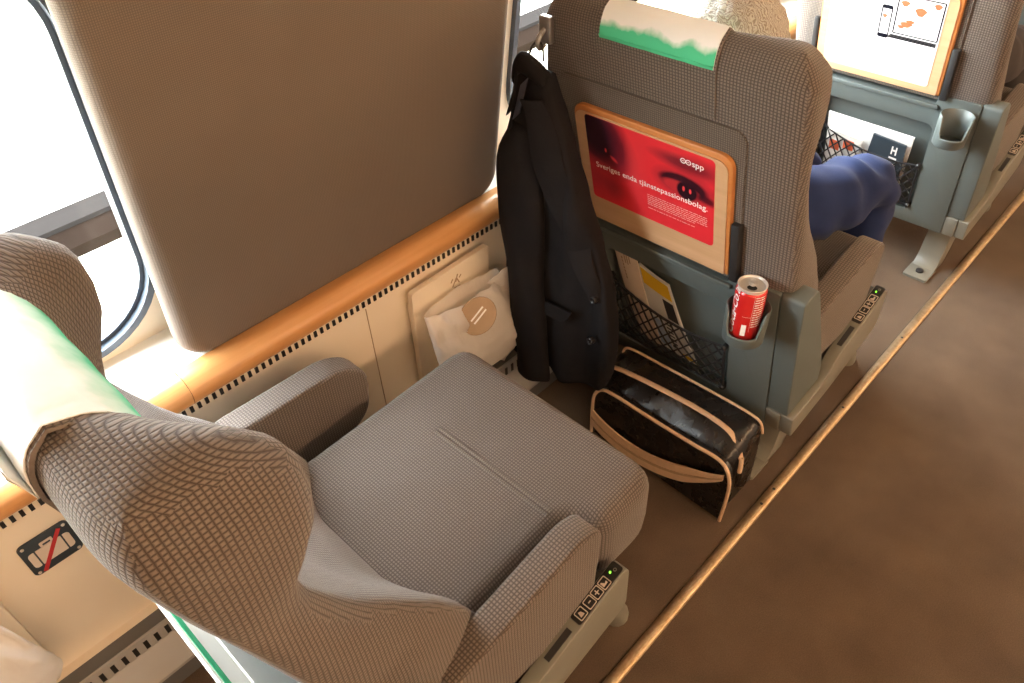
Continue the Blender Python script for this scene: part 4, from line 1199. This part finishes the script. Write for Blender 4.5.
def person(X0, label, trousers, shirt, hair):
    off = (X0 + .24, YC, 0)
    root = empty('person', off, label, 'person')
    P = lambda x, y, z: (X0 + x, y, z)
    hc = Vector(P(.135, .69, .885))
    nodes = [(P(.235, .685, .545), (.10, .115)), (P(.20, .69, .635), (.105, .10)), (P(.165, .70, .725), (.125, .095)), (P(.15, .70, .785), (.10, .075)),
             (P(.140, .695, .815), .045), (P(.138, .69, .845), .048),
             (hc + Vector((0, 0, .0)), .074), (hc + Vector((-.008, 0, .045)), .062)]
    edges = [(i, i + 1) for i in range(7)]
    def chain(start, pts):
        k = start
        for p in pts: nodes.append(p); edges.append((k, len(nodes) - 1)); k = len(nodes) - 1
        return k
    knees = {1: P(.505, .497, .530), -1: P(.430, .648, .545)}
    for s, yk in ((1, .58), (-1, .72)):
        kx = Vector(knees[s])
        chain(0, [(P(.25, .655 - .085 * s, .535), .072), (Vector(P(.25, .655 - .085 * s, .535)).lerp(kx, .55), .062), (kx, .050), (kx + Vector((.012, .0, -.10)), .054), (kx + Vector((.0, .004, -.24)), .046), (kx + Vector((-.02, .006, -.43)), .036), (kx + Vector((-.01, .006, -.49)), .036), (kx + Vector((.11, -.004 * s, -.515)), .027)])
    wrists = {}
    for s in (1, -1):
        e = chain(3, [(P(.15, .70 - .105 * s, .765), .048), (P(.20, .70 - .095 * s, .655), .040), (P(.26, .70 - .080 * s, .615), .034), (P(.33, .70 - .055 * s, .635), .026), (P(.355, .70 - .045 * s, .640), .022), (P(.38, .70 - .035 * s, .640), .020)])
        for k, (dy, L_) in enumerate(((-.024, .060), (-.008, .068), (.009, .064), (.024, .050))):
            b0 = Vector(nodes[e][0]); chain(e, [(b0 + Vector((.022, dy, .004)), .0085), (b0 + Vector((.022 + L_ * .5, dy * 1.1, -.002)), .008), (b0 + Vector((.022 + L_ * .8, dy * 1.1, -.024)), .007)])
        b0 = Vector(nodes[e - 1][0]); chain(e - 1, [(b0 + Vector((.018, .028 * s, .012)), .010), (b0 + Vector((.045, .040 * s, .006)), .0085)])
    skin_mesh('body', nodes, edges, M['skin'], root, off)
    # face
    f = MB()
    fx_ = lambda dx, dy, dz, r: [[tuple(hc + Vector((dx + r * .6 * math.sin(a) , dy + r * math.cos(a) * math.cos(b), dz + r * math.cos(a) * math.sin(b)))) for b in [2 * PI * k / 12 for k in range(12)]] for a in [PI / 2 * (i / 4) for i in range(-3, 5)]]
    f.loft(fx_(.072, 0, -.012, .015)); f.build('nose', M['skin'], root, off, angle=180)
    for s in (1, -1):
        f = MB(); f.loft(fx_(.064, .030 * s, .008, .011)); f.build('eye', M['print_white'], root, off, angle=180)
        f = MB(); f.loft(fx_(.071, .030 * s, .008, .005)); f.build('iris', M['ink'], root, off, angle=180)
        f = MB(); f.loft([[tuple(hc + Vector((.0 + .017 * math.cos(b) * r, .076 * s + h * s, -.008 + .028 * math.sin(b) * r))) for b in [2 * PI * k / 14 for k in range(14)]] for h, r in ((-.012, .9), (.0, 1.0), (.008, .9), (.009, .5))]); f.build('ear', M['skin'], root, off, angle=180)
    f = MB(); f.loft(fx_(.060, 0, -.046, .018)); f.build('mouth', plain('lips', (.42, .16, .13, 1), .5), root, off, angle=180)
    # hair: a tousled cap in strands
    b = MB(); rg = []
    for i in range(26):
        ph = PI * i / 25
        rr = []
        for k in range(44):
            th = 2 * PI * k / 44
            d = Vector((math.sin(ph) * math.cos(th), math.sin(ph) * math.sin(th), math.cos(ph)))
            face = max(0, d.x - .25) * max(0, .75 - d.z)
            lim = max(-.72, d.z) if d.x < .1 else max(.18, d.z)
            q = Vector((d.x * .098, d.y * .090, lim * .106))
            q *= 1 + .07 * noise.fractal(d * 3.2 + Vector((X0, 0, 0)), .9, 2, 3) + .035 * math.sin(th * 17 + 5 * noise.noise(d * 3)) * math.sin(ph)
            rr.append(tuple(hc + Vector((-.006, 0, .018)) + q))
        rg.append(rr)
    b.loft(rg).build('hair', hair, root, off, angle=180)
    # trousers and top follow the body slightly outside it
    tn, te = [(P(.215, .685, .60), (.115, .13)), (P(.24, .68, .545), (.115, .13))], [(0, 1)]
    for s in (1, -1):
        kx = Vector(knees[s]); h_ = Vector(P(.26, .655 - .09 * s, .538)); k = 1
        for p in ((h_, .092), (h_.lerp(kx, .5), .084), (h_.lerp(kx, .82), .074), (kx + Vector((.004, 0, 0)), .070), (kx + Vector((.016, .002, -.09)), .066), (kx + Vector((.006, .004, -.24)), .066), (kx + Vector((-.016, .006, -.42)), .062)):
            tn.append(p); te.append((k, len(tn) - 1)); k = len(tn) - 1
    tr = skin_mesh('trousers', tn, te, trousers, root, off, 3)
    for v in tr.data.vertices:
        c_ = v.co; nrm = v.normal
        wv = .005 * math.sin(c_.x * 55 + c_.z * 50 + 4 * noise.noise(c_ * 9)) + .006 * noise.noise(c_ * 22)
        v.co = c_ + nrm * wv
    sn, se = [(P(.222, .685, .585), (.118, .125)), (P(.20, .69, .64), (.118, .112)), (P(.165, .70, .725), (.135, .105)), (P(.15, .70, .782), (.112, .085)), (P(.142, .695, .812), .056)], [(0, 1), (1, 2), (2, 3), (3, 4)]
    for s in (1, -1):
        k = 3
        for p in ((P(.15, .70 - .105 * s, .763), .058), (P(.20, .70 - .095 * s, .655), .050), (P(.26, .70 - .080 * s, .615), .044), (P(.325, .70 - .062 * s, .634), .034)):
            sn.append(p); se.append((k, len(sn) - 1)); k = len(sn) - 1
    skin_mesh('top', sn, se, shirt, root, off, 2)
    for s in (1, -1):
        kx = Vector(knees[s]); f0 = Vector((kx.x - .05, kx.y + .004, 0)); rg = []
        for t, w_, h_ in ((0, .020, .05), (.02, .034, .075), (.08, .038, .08), (.14, .040, .06), (.20, .042, .048), (.25, .034, .040), (.27, .012, .02)):
            rg.append([(f0.x + t, f0.y + w_ * math.cos(a), max(.003, h_ * .5 + h_ * .5 * math.sin(a))) for a in [2 * PI * k / 16 for k in range(16)]])
        MB().loft(rg).build('shoe', M['shoe'], root, off, angle=60)
person(1.16, 'person with grey-blond hair in blue trousers sitting in the seat with the red poster', M['trousers'], M['shirt'], M['hair'])
person(2.145, 'person in dark clothes in the seat with the laptop poster, mostly hidden', M['trousers_dark'], M['shirt_dark'], M['hair_dark'])

# ------------------------------------------------------------------ outdoors and light
gr = MB().box(-60, 80, 1.6, 90, -1.3, -1.2).build('ground', M['ground'], smooth=False); struct(gr, 'pale ground outside the carriage windows')
kb = empty('track_kerb', (6, 4.8, -1.2), 'long brown kerb beside the track, seen through the window', 'kerb')
MB().box(-40, 60, 4.62, 4.86, -1.2, -1.13).build('kerb_face', M['outrail'], kb, (6, 4.8, -1.2), smooth=False)
MB().box(-40, 60, 4.86, 5.08, -1.2, -1.10).build('kerb_cap', M['outrail_top'], kb, (6, 4.8, -1.2), smooth=False)
sc = bpy.context.scene
w = bpy.data.worlds.new('overcast_sky'); sc.world = w; w.use_nodes = True
bg = w.node_tree.nodes['Background']; bg.inputs[0].default_value = (.93, .97, 1.0, 1); bg.inputs[1].default_value = 33.0
for a, b in wins:
    ld = bpy.data.lights.new('window_portal', 'AREA'); ld.shape = 'RECTANGLE'; ld.size = b - a; ld.size_y = WZ1 - WZ0
    ld.cycles.is_portal = True
    lo = bpy.data.objects.new('window_portal', ld); C.objects.link(lo)
    zc = (WZ0 + WZ1) / 2
    lo.location = ((a + b) / 2, W(zc) + .08, zc); lo.rotation_euler = (Vector((0, -1, 0))).to_track_quat('-Z', 'X').to_euler()
    lo.rotation_euler = Matrix(((1, 0, 0), (0, 0, 1), (0, -1, 0))).to_euler()
# unseen warm fill panels, added to tint the sides that face the aisle
for x in (-1.2, .9, 3.0, 5.1):
    lr = empty('fill_panel', (x, -1.79, 1.5), 'unseen warm fill panel added on the wall across the aisle', 'fill_light', 'added warm fill panels across the aisle')
    MB().box(x - .9, x + .9, -1.795, -1.765, 1.36, 1.66).build('housing', M['side'], lr, (x, -1.79, 1.5), smooth=False)
    MB().box(x - .88, x + .88, -1.765, -1.755, 1.38, 1.64).build('glow_face', M['fill_light'], lr, (x, -1.79, 1.5), smooth=False)
vs = sc.view_settings
sc.display_settings.display_device = 'sRGB'
vs.view_transform = 'Standard'; vs.look = 'None'; vs.exposure = 0.0; vs.gamma = 1.0; vs.use_curve_mapping = False
sc.cycles.max_bounces = 10; sc.cycles.diffuse_bounces = 6; sc.cycles.transparent_max_bounces = 12
sc.cycles.sample_clamp_indirect = 8
